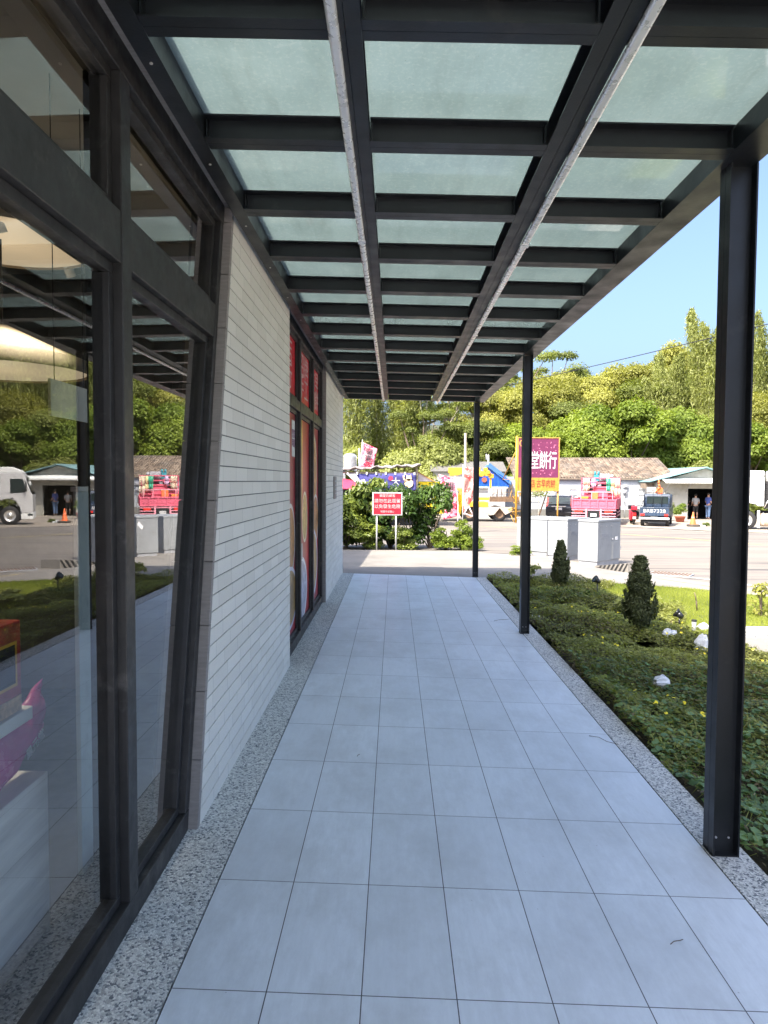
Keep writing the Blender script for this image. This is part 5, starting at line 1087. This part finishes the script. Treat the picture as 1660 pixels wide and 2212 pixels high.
t = thing('sapling', 'spindly roadside sapling under the yellow strip of the billboard', 'sapling', (8.62, 41.6, -.87)); MB().tube([(0, 0, 0), (.02, 0, 1.0), (0, 0, 1.9)], [.03, .02, .01], 6).build('trunk', M['bark_pale'], t, wc=False)
P = RNG.normal(size=(260, 3))*[.32, .3, .10]+[0, 0, 1.75]; link(bpy.data.objects.new('crown', leaf_mesh('crown', P, RNG.normal(size=(260, 3)), np.full(260, .12), np.full(260, .06), RNG.random(260), M['leaf_mid'])), t)

# ================================================================ FLAG BANNERS
def cloth(pts, nu, nv, amp, ph):
    """bilinear patch with folds; pts: top-left, top-right, bottom-right, bottom-left"""
    a, b_, c, d = [Vector(p) for p in pts]
    def fn(u, v): p = (a*(1-u)+b_*u)*(1-v)+(d*(1-u)+c*u)*v; return (p.x, p.y+amp*math.sin(u*5+v*6+ph)+amp*.5*math.sin(v*13+u*3), p.z)
    return fn
def banner_mat(name, base, second, seed, sc=4):
    n = NT(name); f = n.noise(n.map((1, 1, 1), (seed, 0, 0)), sc, 3, .6, 1); d = n.ramp(n.vor(n.map((1, 1, 1)), sc*3.2), [(.22, 1), (.28, 0)])
    c = n.mix(n.ramp(f, [(.45, 0), (.5, 1)], 'LINEAR'), base, second); c = n.mix(n.math('MULTIPLY', d, .8), c, (.75, .60, .60, 1)); n.set('Base Color', c); n.set('Roughness', .8); return n.m
M['ban1'] = banner_mat('pink_red_banner_print', (.62, .03, .08, 1), (.72, .30, .38, 1), 1); M['ban2'] = banner_mat('faded_red_banner_print', (.55, .07, .06, 1), (.50, .26, .22, 1), 3, 2.6); M['ink'] = mat('dark_print', (.03, .02, .03, 1), .7)
M['ban2w'] = mat('banner_white_cloth', (.68, .60, .60, 1), .8)
def banner(label, loc, pts, m, pole, txt=None, tp=None, tsz=.3, name='flag_banner'):
    t = thing(name, label, 'banner', loc, 0, 'printed banner flags along the roadside'); b = MB(); b.grid(cloth(pts, 0, 0, .045, loc[0]), 10, 26); o = b.build('cloth', m, t, recalc=False); s = o.modifiers.new('s', 'SOLIDIFY'); s.thickness = .004
    MB().tube(pole, .018, 6).build('pole', M['offwhite'], t)
    if txt:
        text('outline_lettering', txt, M['white'], t, (tp[0], tp[1]-.065, tp[2]), tsz*1.13, (R(90), R(tp[3]), 0), .004, 1, world=True, sp=.84).data.materials[0] = M['white']
        text('lettering', txt, M['ink'], t, (tp[0], tp[1]-.085, tp[2]), tsz, (R(90), R(tp[3]), 0), .004, 1, world=True, sp=.95)
    return t
banner('pink and red banner with large black characters leaning left beside the hedge', (2.8, 31, -.62), [(1.98, 31, 1.93), (2.70, 31, 1.72), (2.84, 31, .06), (2.20, 31, -.10)], M['ban1'], [(2.86, 31, -.62), (2.84, 31, .7), (2.70, 31, 1.85)], '關\n東\n煮', (2.43, 31, 1.0, 3), .40)
b2 = banner('pale banner with faded red and yellow print behind the last canopy post', (3.06, 31, -.62), [(3.10, 31, 2.24), (3.60, 31, 2.24), (3.62, 31, 1.0), (3.10, 31, .20)], M['ban2'], [(3.06, 31, -.62), (3.05, 31, 2.35)])
b = MB(); b.tube([(3.1, 31.02, .2), (3.35, 31, .1), (3.55, 31, .05), (3.30, 31, .55), (3.12, 31, .12)], .03, 5); b.build('loose_cloth', M['ban2w'], b2)
banner('short yellow banner hanging between the two tall banners', (2.94, 31.3, -.62), [(2.86, 31.3, 1.10), (3.04, 31.3, .95), (3.02, 31.3, .10), (2.88, 31.3, .25)], M['yellow_cloth'], [(2.85, 31.3, -.62), (2.86, 31.3, 1.2)])
banner('raised pink banner slanting above the tarpaulin roof of the stall', (-1.88, 38, 2.3), [(-1.76, 38, 3.74), (-.94, 38, 3.36), (-1.15, 38, 2.38), (-1.92, 38, 2.36)], M['ban1'], [(-1.95, 38, 1.9), (-1.75, 38, 3.85)], '關\n東', (-1.43, 38, 3.0, 10), .40)
# ================================================================ STREET STALL
t = thing('street_stall', 'roadside food stall with dark tarpaulin roof and wooden posts behind the hedge', 'stall', (-.8, 38, -.85))
def tarp(u, v): x = -5+6.45*u; y = 37.7+4.2*v; return (x, y, 2.15+.055*(x+5)+.10*v+.05*math.sin(x*5+y*3)+.04*math.sin(x*11))
b = MB(); b.grid(tarp, 40, 14); o = b.build('tarpaulin_roof', M['tarp'], t, recalc=False); s = o.modifiers.new('s', 'SOLIDIFY'); s.thickness = .06
b = MB(); 
for p in ((1.22, 37.95), (-2.9, 37.95), (1.22, 41.5), (-4.8, 41.5)): b.box(p[0]-.04, p[0]+.04, p[1]-.04, p[1]+.04, -.85, 2.15+.055*(p[0]+5)-.05)
b.build('post', M['wood'], t); MB().box(-4.9, 1.3, 37.9, 37.95, 2.02, 2.10).build('front_beam', M['wood'], t)
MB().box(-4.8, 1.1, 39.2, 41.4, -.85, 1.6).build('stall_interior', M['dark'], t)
M['noren'] = mat('indigo_cloth', (.05, .05, .19, 1), .85, var=.25); M['beige'] = mat('beige_print', (.70, .50, .32, 1), .8); M['redp'] = mat('red_print', (.65, .03, .08, 1), .8)
t = thing('shop_curtain', 'indigo stall curtain printed with a white character, flowers and a beige cat', 'curtain', (-.6, 37.85, 2.02))
b = MB(); b.grid(cloth([(-2.65, 37.85, 2.0), (1.18, 37.85, 2.03), (1.18, 37.85, 1.12), (-1.6, 37.85, 1.0)], 0, 0, .03, 0), 40, 8); o = b.build('cloth', M['noren'], t, recalc=False); s = o.modifiers.new('s', 'SOLIDIFY'); s.thickness = .004
b = MB()
for i in range(8): x = -2.55+i*.52; b.box(x-.045, x+.045, 37.80, 37.83, 1.95, 2.10)
b.build('hanging_loop', M['white'], t)
text('curtain_character', '大', M['white'], t, (.08, 37.79, 1.53), .52, FN, .004, world=True)
b = MB(); b.cyl((-.20, 37.80, 1.76), (-.20, 37.79, 1.76), .12, n=10); b.build('red_flower', M['redp'], t)
b = MB()
for cx, cz in ((-.85, 1.55), (-.55, 1.4), (-1.7, 1.55)):
    for k in range(5): a = k*1.257; b.cyl((cx+math.cos(a)*.10, 37.80, cz+math.sin(a)*.10), (cx+math.cos(a)*.10, 37.785, cz+math.sin(a)*.10), .07, n=8)
b.build('white_flower', M['white'], t)
b = MB(); b.cyl((.78, 37.79, 1.50), (.78, 37.775, 1.50), .24, n=16); b.cyl((.78, 37.79, 1.76), (.78, 37.775, 1.76), .15, n=14); b.add([(.65, 37.776, 1.84), (.74, 37.776, 1.90), (.66, 37.776, 1.98)], [(0, 1, 2)]); b.add([(.82, 37.776, 1.90), (.91, 37.776, 1.84), (.90, 37.776, 1.98)], [(0, 1, 2)]); b.tube([(.62, 37.78, 1.6), (.50, 37.78, 1.75), (.52, 37.78, 1.92)], .05, 6); b.build('cat_print', M['beige'], t)
t = thing('red_awning', 'plain crimson awning cloth at the left end of the stall', 'awning', (-2.3, 37.5, 1.2)); b = MB(); b.grid(cloth([(-3.2, 37.9, 1.78), (-2.15, 37.9, 1.62), (-1.92, 37.2, 1.16), (-3.2, 37.2, 1.18)], 0, 0, .02, 0), 12, 6); o = b.build('cloth', M['redp'], t, recalc=False); s = o.modifiers.new('s', 'SOLIDIFY'); s.thickness = .01
t = thing('white_drape', 'white cloth tied back diagonally between red awning and indigo curtain', 'drape', (-2.0, 37.7, 1.2)); b = MB(); b.grid(cloth([(-2.6, 37.75, 1.98), (-2.1, 37.75, 1.98), (-1.45, 37.75, 1.05), (-1.6, 37.75, 1.0)], 0, 0, .03, 0), 6, 12); o = b.build('cloth', M['white'], t, recalc=False); s = o.modifiers.new('s', 'SOLIDIFY'); s.thickness = .01
t = thing('small_gable_tent', 'small pale tent with yellow side cloth right of the stall', 'tent', (1.8, 39, -.85))
b = MB(); b.add([(1.3, 38.6, 2.15), (2.25, 38.6, 1.62), (2.25, 41, 1.62), (1.3, 41, 2.15)], [(0, 1, 2, 3)]); o = b.build('roof', M['rustpole'], t); s = o.modifiers.new('s', 'SOLIDIFY'); s.thickness = .05
MB().add([(1.3, 38.7, 2.1), (2.2, 38.7, 1.6), (1.3, 38.7, 1.6)], [(0, 2, 1)]).build('gable_cloth', M['ban2w'], t); MB().box(1.3, 2.9, 38.75, 38.78, -.2, 1.58).build('side_cloth', M['yellow_cloth'], t)
b = MB(); b.tube([(2.2, 38.7, -.85), (2.2, 38.7, 1.6)], .02, 6); b.tube([(1.32, 38.7, -.85), (1.32, 38.7, 2.1)], .02, 6); b.build('pole', M['grey'], t)
t = thing('water_tank', 'ribbed steel water tank beside the stall roof at the tiled wall', 'water tank', (-2.75, 43, 2.2)); b = MB(); pr = [(0, 0)]+[(.42+(.015 if k % 2 else 0), .08*k) for k in range(11)]+[(.30, .92), (0, .98)]
b.lathe((-2.75, 43, 2.35), pr, 24); b.build('tank_body', M['chrome'], t); b = MB(); b.box(-3.2, -2.3, 42.6, 43.4, 2.25, 2.34); b.box(-3.15, -3.05, 42.7, 42.8, -.87, 2.25); b.box(-2.45, -2.35, 42.7, 42.8, -.87, 2.25); b.box(-3.15, -3.05, 43.2, 43.3, -.87, 2.25); b.box(-2.45, -2.35, 43.2, 43.3, -.87, 2.25); b.build('stand', M['grey'], t)
MB().cyl((-2.2, 43, -.87), (-2.2, 43, 3.6), .03, n=8).build('pipe', M['offwhite'], t)
# ================================================================ POLES AND WIRE
t = thing('utility_pole', 'bare pale wooden pole standing behind the banners', 'pole', (4.8, 47, -.87)); MB().cyl((4.82, 47, -.87), (4.76, 47, 4.86), .11, .075, 12).build('shaft', M['bark_pale'], t)
t = thing('vent_pipe', 'short white double vent pipe above the yellow crane', 'pipe', (6.45, 48, -.87)); b = MB(); b.cyl((6.46, 48, -.87), (6.46, 48, 3.45), .055); b.cyl((6.32, 48, 3.1), (6.32, 48, 3.5), .035); b.cyl((6.32, 48, 3.15), (6.46, 48, 3.15), .02); b.build('shaft', M['white'], t)
for (x, y, zt, l) in ((2, 60, 8.6, 'dark utility pole hidden among the trees behind the stall'), (20, 25, 9.4, 'grey utility pole beyond the right side of the picture')):
    t = thing('utility_pole', l, 'pole', (x, y, hill(x, y) if y > 50 else -.4)); MB().cyl((x, y, -.9), (x, y, zt), .12, .08, 12).build('shaft', M['wood'] if y > 50 else M['concrete'], t)
t = thing('power_line', 'single black overhead wire crossing the sky', 'wire', (2, 60, 8.2)); b = MB(); A, B = Vector((2, 60, 8.2)), Vector((20, 25, 8.93)); b.tube([A.lerp(B, k/30)-Vector((0, 0, .18*math.sin(math.pi*k/30))) for k in range(31)], .022, 5); b.build('cable', M['black'], t)

# ================================================================ HOUSES
def roof_tiles():
    n = NT('old_terracotta_pantiles'); sp = n.n('ShaderNodeSeparateXYZ'); n.l(n.co(), sp.inputs[0])
    v = n.math('FLOOR', n.math('DIVIDE', sp.outputs[2], .105)); u = n.math('FLOOR', n.math('DIVIDE', sp.outputs[0], .2)); cb = n.n('ShaderNodeCombineXYZ'); n.l(u, cb.inputs[0]); n.l(v, cb.inputs[1])
    w = n.n('ShaderNodeTexWhiteNoise'); n.l(cb.outputs[0], w.inputs[0]); c = n.ramp(w.outputs['Value'], [(0, (.08, .06, .045, 1)), (.5, (.15, .11, .078, 1)), (1, (.22, .175, .13, 1))])
    c = n.mix(n.ramp(n.noise(n.map(), .8, 5, .7), [(.48, 0), (.68, .6)]), c, (.11, .105, .095, 1)); n.set('Base Color', c); n.set('Roughness', .9); return n.m
M['rooft'] = roof_tiles()
t = thing('tiled_roof_house', 'long low pale walled house with a weathered terracotta tiled roof', 'house', (15, 48.5, -.87))
MB().box(7.6, 19.6, 48.6, 52.5, -.95, 1.95).build('wall', M['plaster_blue'], t)
b = MB(); NR = 15
for k in range(NR):     # courses of tiles, each lapping the one below
    y0, z0 = 48.4+k*.24, 1.90+k*.1; x = 8.3
    b.add([(x, y0, z0), (19.55, y0, z0+.02), (19.55, y0+.30, z0+.13), (x, y0+.30, z0+.11), (x, y0, z0-.035), (19.55, y0, z0-.015)], [(0, 1, 2, 3), (4, 5, 1, 0)])
for i in range(56): x = 8.4+i*.2; b.cyl((x, 48.38, 1.92), (x, 51.98, 3.42), .035, n=5)
ro = b.build('roof', M['rooft'], t); MB().box(8.2, 19.6, 51.9, 52.15, 3.36, 3.48).build('ridge', M['grey'], ro)
MB().add([(8.3, 52, 3.40), (19.55, 52, 3.42), (19.55, 55, 1.9), (8.3, 55, 1.9)], [(0, 1, 2, 3)]).build('rear_slope', M['rooft'], ro)
MB().box(8.3, 19.55, 48.40, 48.46, 1.78, 1.87).build('fascia', M['wood'], t)
def winbox(t, x0, x1, z0, z1, y):
    f = MB(); f.box(x0-.06, x1+.06, y-.05, y, z1, z1+.06); f.box(x0-.06, x1+.06, y-.05, y, z0-.06, z0); f.box(x0-.06, x0, y-.05, y, z0, z1); f.box(x1, x1+.06, y-.05, y, z0, z1); f.box(x0, x1, y-.04, y, (z0+z1)/2-.02, (z0+z1)/2+.02)
    o = f.build('window', M['offwhite'], t); MB().box(x0, x1, y-.012, y-.002, z0, z1).build('pane', M['carglass'], o)
    g = MB()
    for k in range(1, 4): g.cyl((x0+(x1-x0)*k/4, y-.03, (z0+z1)/2), (x0+(x1-x0)*k/4, y-.03, z1), .012, n=5)
    g.build('bars', M['offwhite'], o)
winbox(t, 17.0, 17.45, .42, 1.13, 48.6); winbox(t, 9.6, 10.1, .3, 1.0, 48.6); winbox(t, 12.2, 12.75, .35, 1.1, 48.6)
for x, z, w in ((15.9, 1.35, .28), (15.9, .95, .22), (11.0, 1.3, .3)):
    b = MB(); b.box(x, x+w, 48.42, 48.59, z-.12, z+.14); b.cyl((x+w/2, 48.41, z), (x+w/2, 48.39, z), .08); b.build('meter_box', M['grey'], t)
b = MB(); b.tube([(11.1, 48.55, 1.7), (11.3, 48.55, 1.2), (11.2, 48.55, .6)], .02, 5); b.tube([(16.0, 48.55, .8), (16.05, 48.55, 0), (16.05, 48.55, -.87)], .02, 5); b.build('conduit', M['grey'], t)
b = MB(); b.box(7.6, 19.6, 48.56, 48.599, -.9, -.3); b.build('dark_skirting', mat('dark_grey_skirting', (.15, .15, .14, 1), .9), t)  # even dark grey band along the foot of the wall
t = thing('grey_roof_house', 'low grey tiled roof of a house seen behind the bare pole', 'house', (6, 51, -.87)); b = MB()
for k in range(8): b.add([(2.6, 50+k*.25, 2.35+k*.09), (8.1, 50+k*.25, 2.35+k*.09), (8.1, 50.3+k*.25, 2.46+k*.09), (2.6, 50.3+k*.25, 2.46+k*.09), (2.6, 50+k*.25, 2.3+k*.09), (8.1, 50+k*.25, 2.3+k*.09)], [(0, 1, 2, 3), (4, 5, 1, 0)])
b.build('roof', mat('grey_roof_tiles', (.12, .115, .105, 1), .9, 0, .3, 8), t); MB().box(2.8, 8.0, 50.2, 52, -.87, 2.3).build('wall', M['plaster_warm'], t)
# gabled shed with the open doorway
t = thing('gabled_workshop', 'cream gabled workshop with teal roof edge, scalloped awning and dark open doorway', 'workshop', (20.7, 47, -.87))
yw = 47.0; gx0, gx1, dx0, dx1, dz = 17.6, 23.8, 19.75, 22.0, 1.20; apx, apz, ez = 20.85, 2.62, 1.62
b = MB(); b.box(gx0, dx0, yw, yw+.2, -.95, 1.6); b.box(dx1, gx1, yw, yw+.2, -.95, 1.6); b.box(dx0, dx1, yw, yw+.2, dz, 1.6)
b.prism([(gx0, 1.6), (gx1, 1.6), (apx, apz-.08)], yw, yw+.2, 'y'); b.box(gx0, gx0+.2, yw+.2, 53.5, -.95, 1.6); b.box(gx1-.2, gx1, yw+.2, 53.5, -.95, 1.6); b.box(gx0, gx1, 53.5, 53.7, -.95, 1.6); b.build('wall', M['plaster_warm'], t)
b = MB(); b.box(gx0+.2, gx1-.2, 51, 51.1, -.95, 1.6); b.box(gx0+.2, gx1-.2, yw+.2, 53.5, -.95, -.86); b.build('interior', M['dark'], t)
def rf(sgn, xe): return [(apx, yw-.5, apz), (xe, yw-.5, ez), (xe, 54, ez), (apx, 54, apz)]
b = MB(); b.add(rf(-1, 16.95), [(0, 1, 2, 3)]); b.add(rf(1, 24.75), [(3, 2, 1, 0)]); ro = b.build('roof', M['tealtrim'], t); s = ro.modifiers.new('s', 'SOLIDIFY'); s.thickness = .05
b = MB()
for xe, sg in ((16.95, -1), (24.75, 1)): b.add([(apx, yw-.56, apz+.03), (xe, yw-.56, ez+.03), (xe, yw-.56, ez-.12), (apx, yw-.56, apz-.12), (apx, yw-.505, apz+.03), (xe, yw-.505, ez+.03), (xe, yw-.505, ez-.12), (apx, yw-.505, apz-.12)], [(0, 1, 2, 3), (4, 7, 6, 5), (0, 4, 5, 1), (3, 2, 6, 7)])
b.build('roof_edge_trim', M['tealtrim'], ro)
b = MB(); MBx = b.box(20.3, 21.6, 48, 49.2, 2.55, 2.95); b.build('roof_vent', M['chrome'], ro, bevel=.05)
b = MB()
for i in range(58): x = 17.85+i*.1; b.add([(x, yw, 1.90), (x+.05, yw, 1.93), (x+.1, yw, 1.90), (x+.1, yw-.95, 1.66), (x+.05, yw-.95, 1.69), (x, yw-.95, 1.66), (x, yw-.955, 1.60), (x+.05, yw-.955, 1.54), (x+.1, yw-.955, 1.60)], [(0, 1, 4, 5), (1, 2, 3, 4), (5, 4, 7, 6), (4, 3, 8, 7)])
b.build('awning', M['offwhite'], t, recalc=False); b = MB()
for x in (18.2, 19.6, 22.4): b.tube([(x, yw, .95), (x+.0, yw-.9, 1.6)], .02, 5)
b.build('awning_bracket', M['grey'], t); MB().box(gx0-.9, gx0, yw+.3, yw+.4, 1.2, 1.55).build('eave_board', M['wood'], t)
t = thing('shop_sign', 'small white notice board beside the workshop eave above the pickup', 'sign', (16.9, 46.3, -.87)); MB().box(16.75, 17.35, 46.3, 46.34, .75, 1.30).build('board', M['white'], t); MB().cyl((17.05, 46.36, -.87), (17.05, 46.36, .8), .03).build('post', M['grey'], t); text('lettering', '已洗', M['black'], t, (17.0, 46.296, 1.02), .24, FN, .003, world=True)
t = thing('orange_hose_reel', 'twisted orange hose bundle hanging in front of the white notice board', 'hose', (17.3, 45.8, -.87)); b = MB(); b.tube([(17.35, 45.8, 1.75), (17.32, 45.8, 1.5), (17.42, 45.8, 1.3), (17.25, 45.8, 1.15), (17.15, 45.8, .95)], .055, 7); b.box(17.28, 17.6, 45.8, 45.86, .85, 1.25); b.build('hose', M['orange'], t); MB().cyl((17.35, 45.9, -.87), (17.35, 45.9, 1.8), .03).build('stand', M['rust'], t)

# ================================================================ PEOPLE IN THE DOORWAY
def skin_mesh(name, J, E, m, parent, sub=1):
    me = bpy.data.meshes.new(name); me.from_pydata([j[:3] for j in J], E, []); o = bpy.data.objects.new(name, me); link(o, parent)
    mod = o.modifiers.new('skin', 'SKIN'); mod.use_smooth_shade = True
    for i, j in enumerate(J):
        r = j[3]; rr = (r, r) if not hasattr(r, '__len__') else r; me.skin_vertices[0].data[i].radius = rr
    me.skin_vertices[0].data[0].use_root = True
    sb = o.modifiers.new('sub', 'SUBSURF'); sb.levels = sub; sb.render_levels = sub; me.materials.append(m); return o
def person(x, y, z, h, rz, label, shirt, legs, shorts=False, bend=0):
    k = h/1.72; t = thing('person', label, 'person', (x, y, z), rz, 'people standing in the workshop doorway')
    A = [(0, 0, .93, (.13, .10)), (0, .0, 1.12, (.125, .095)), (0, .01, 1.34, (.15, .10)), (0, .0, 1.47, (.06, .06)), (0, -.01, 1.56, (.062, .07)), (0, -.01, 1.64, (.078, .092)), (0, .0, 1.70, (.05, .06)),
         (.17, .0, 1.39, .055), (.22, .02, 1.15, .042), (.20, -.14, .98, .034), (.19, -.20, .95, .028), (-.17, 0, 1.39, .055), (-.22, .02, 1.15, .042), (-.18, -.16, 1.02, .034), (-.15, -.23, 1.02, .028),
         (.09, 0, .86, .085), (.10, -.01, .50, .058), (.10, .02, .10, .038), (.105, -.10, .03, .034), (-.09, 0, .86, .085), (-.10, .01, .50, .058), (-.10, .04, .10, .038), (-.105, -.08, .03, .034)]
    for s in (1, -1):
        hx = (.19, -.20, .95) if s > 0 else (-.15, -.23, 1.02); b0 = len(A)
        for q in range(4): A += [(hx[0]+(q-1.5)*.016, hx[1]-.03, hx[2]-.02, .010), (hx[0]+(q-1.5)*.018, hx[1]-.075+.006*abs(q-1), hx[2]-.045, .008)]
        A += [(hx[0]-s*.035, hx[1]-.02, hx[2]-.005, .011), (hx[0]-s*.05, hx[1]-.05, hx[2]-.01, .009)]
    E = [(0, 1), (1, 2), (2, 3), (3, 4), (4, 5), (5, 6), (2, 7), (7, 8), (8, 9), (9, 10), (2, 11), (11, 12), (12, 13), (13, 14), (0, 15), (15, 16), (16, 17), (17, 18), (0, 19), (19, 20), (20, 21), (21, 22)]
    for s, h0, b0 in ((1, 10, 23), (-1, 14, 33)):
        for q in range(4): E += [(h0, b0+2*q), (b0+2*q, b0+2*q+1)]
        E += [(h0, b0+8), (b0+8, b0+9)]
    def sc(v): r = v[3]; r = tuple(a*k for a in r) if hasattr(r, '__len__') else r*k; return (v[0]*k, v[1]*k, v[2]*k, r)
    skin_mesh('body', [sc(a) for a in A], E, M['skin'], t)
    g = 1.22; S_ = [(0, 0, .90, (.165, .13)), (0, 0, 1.12, (.158, .125)), (0, .01, 1.33, (.185, .13)), (0, 0, 1.44, (.075, .07)), (.17, 0, 1.40, .075), (.215, .02, 1.17, .058), (-.17, 0, 1.40, .075), (-.215, .02, 1.17, .058)]
    skin_mesh('shirt', [sc(a) for a in S_], [(0, 1), (1, 2), (2, 3), (2, 4), (4, 5), (2, 6), (6, 7)], shirt, t)
    zl = .52 if shorts else .10; Tt = [(0, 0, .92, (.155, .125)), (.09, 0, .84, .105), (.10, 0, .50, .078), (.10, .02, zl-.001 if not shorts else .46, .058), (-.09, 0, .84, .105), (-.10, .01, .50, .078), (-.10, .03, zl-.001 if not shorts else .46, .058)]
    skin_mesh('trousers', [sc(a) for a in Tt], [(0, 1), (1, 2), (2, 3), (0, 4), (4, 5), (5, 6)], legs, t)
    b = MB(); b.sphere((0, .012*k, 1.665*k), .093*k, 14, 8, (1, 1.12, .95)); b.v = [v if v[2] > 1.62*k or v[1] > .0 else (v[0]*.8, max(v[1], .0), v[2]) for v in b.v]; b.build('hair', M['hair'], t, wc=False)
    b = MB(); b.sphere((0, -.10*k, 1.60*k), .013*k, 8, 6, (1, 1.2, 1.4)); b.build('nose', M['skin'], t, wc=False); b = MB()
    for s in (1, -1): b.sphere((s*.03*k, -.088*k, 1.625*k), .009*k, 8, 6)
    b.build('eyes', M['white'], t, wc=False); b = MB(); b.sphere((0, -.092*k, 1.56*k), .018*k, 8, 6, (1, .4, .3)); b.build('mouth', M['redp'], t, wc=False)
    b = MB()
    for s in (1, -1): b.sphere((s*.082*k, -.005*k, 1.61*k), .02*k, 8, 6, (.5, 1, 1.5))
    b.build('ears', M['skin'], t, wc=False); b = MB()
    for s in (1, -1): b.sphere((s*.103*k, -.045*k, .035*k), .055*k, 10, 6, (.85, 2.0, .65))
    b.build('shoes', M['gloss_black'], t, wc=False); return t
M['sh_grey'] = mat('grey_tshirt', (.30, .30, .30, 1), .9); M['sh_blue'] = mat('blue_tshirt', (.06, .09, .30, 1), .9); M['jean'] = mat('faded_jeans', (.10, .16, .28, 1), .9); M['drk'] = mat('black_cloth', (.02, .02, .02, 1), .9)
person(20.07, 47.9, -.87, 1.76, R(200), 'person in dark clothes at the left edge of the workshop doorway', M['drk'], M['drk']); person(20.45, 47.4, -.87, 1.70, R(170), 'person in grey shirt and dark shorts seen from behind in the doorway', M['sh_grey'], M['drk'], True); person(21.22, 47.2, -.87, 1.78, R(110), 'person in blue shirt and jeans beside the nearest canopy post', M['sh_blue'], M['jean'])

# ================================================================ CONE, TYRE, PLANT, SCOOTERS
t = thing('traffic_cone', 'orange traffic cone standing in a dark tyre beside the road', 'traffic cone', (16.92, 39.5, -.87)); b = MB(); b.lathe((16.92, 39.5, -.74), [(.165, 0), (.155, .05), (.04, .62), (.03, .68), (0, .69)], 20); b.build('cone_body', M['orange'], t); MB().box(16.74, 17.10, 39.32, 39.68, -.77, -.735).build('cone_base', M['orange'], t)
b = MB(); b.lathe((16.92, 39.5, -.74), [(.105, .28), (.082, .40)], 20); o = b.build('pale_band', M['offwhite'], t); 
for v in o.data.vertices: v.co.x *= 1.03; v.co.y *= 1.03
t = thing('old_tyre', 'flat dirty tyre lying under the traffic cone', 'tyre', (16.95, 39.5, -.87)); b = MB(); b.lathe((16.95, 39.5, -.87), [(.22, 0), (.34, .01), (.37, .06), (.34, .11), (.22, .12), (.20, .06), (.22, 0)], 24); b.build('rubber', mat('dusty_rubber', (.07, .06, .05, 1), .9, 0, .4, 6), t)
t = thing('concrete_lump', 'small broken concrete lump right of the traffic cone', 'rubble', (17.35, 39.5, -.86)); b = MB(); b.box(17.28, 17.42, 39.42, 39.6, -.88, -.72); b.box(17.45, 17.6, 39.4, 39.55, -.88, -.80); b.build('lump', M['rock'], t, bevel=.03)
shrub('d', 17.75, 39.7, .22, .5, 'dry weed tuft right of the traffic cone', None, 'weed_clump', -.87)
t = thing('potted_plant', 'bushy yellow green plant in a terracotta pot by the workshop wall', 'potted plant', (17.95, 43.8, -.87)); b = MB(); b.lathe((17.95, 43.8, -.87), [(0, 0), (.22, 0), (.30, .30), (.33, .30), (.33, .36), (.28, .36), (.27, .31), (0, .31)], 20); b.build('pot', M['terracotta'], t)
P, N, bi = blob_points([(0, 0, .72, .42, .35, .32), (-.2, 0, .55, .3, .3, .22), (.15, 0, 1.0, .22, .22, .2)], 520, .6); LL = np.full(len(P), .12); link(bpy.data.objects.new('foliage', leaf_mesh('foliage', P, N, LL, LL*.4, RNG.random(len(P)), M['leaf_bright'], .3)), t)
t = thing('potted_plant', 'darker spiky potted plant behind the yellow green one', 'potted plant', (17.75, 45.2, -.87)); b = MB(); b.lathe((17.75, 45.2, -.87), [(0, 0), (.2, 0), (.26, .35), (0, .34)], 18); b.build('pot', M['grey'], t); P, N, bi = blob_points([(0, 0, .95, .35, .35, .45)], 420, .7); LL = np.full(len(P), .2); link(bpy.data.objects.new('foliage', leaf_mesh('foliage', P, N, LL, LL*.18, RNG.random(len(P)), M['leaf_mid'], -.5)), t)
def scooter(x, y, rz, body, label):
    t = thing('scooter', label, 'scooter', (x, y, -.87), rz, 'scooters parked beside the navy pickup')
    for yy in (0, 1.25):
        o = MB().lathe((0, yy, .24), [(.13, -.045), (.22, -.045), (.24, 0), (.22, .045), (.13, .045)], 18, 'x').build('wheel', M['black'], t, wc=False); MB().lathe((0, yy, .24), [(.13, .02), (0, .03), (.13, -.02)], 14, 'x').build('rim', M['chrome'], o, wc=False)
    b = MB(); b.prism([(-.25, .45), (-.2, .78), (.45, .72), (.5, .32), (.95, .30), (1.1, .85), (1.2, .85), (1.12, .25), (.3, .22)], -.13, .13, 'x'); b.build('body', body, t, wc=False, bevel=.04)
    MB().box(-.12, .12, -.28, .5, .76, .84).build('seat', M['black'], t, wc=False, bevel=.03); MB().box(-.08, .08, -.32, -.27, .55, .66).build('tail_light', M['lampred'], t, wc=False); MB().box(-.09, .09, -.34, -.31, .34, .48).build('licence_plate', M['white'], t, wc=False)
    b = MB(); b.tube([(0, 1.15, .8), (0, 1.08, 1.02)], .03, 6); b.tube([(-.33, 1.0, 1.06), (0, 1.08, 1.02), (.33, 1.0, 1.06)], .018, 6); b.build('handlebar', M['gloss_black'], t, wc=False); b = MB()
    for s in (1, -1): b.tube([(s*.25, 1.02, 1.05), (s*.30, 1.0, 1.25)], .008, 5); b.sphere((s*.30, 1.0, 1.28), .06, 10, 6, (1, .4, .8))
    b.build('mirror', M['chrome'], t, wc=False); b = MB(); b.box(-.16, .16, -.38, -.08, .86, 1.10); b.build('top_case', M['gloss_black'] if body is not M['red'] else body, t, wc=False, bevel=.04)
scooter(14.05, 40.9, R(-12), M['red'], 'red scooter with white plate parked just left of the navy pickup'); scooter(14.55, 42.4, R(-50), M['gloss_black'], 'black scooter with round mirror half hidden behind the navy pickup')
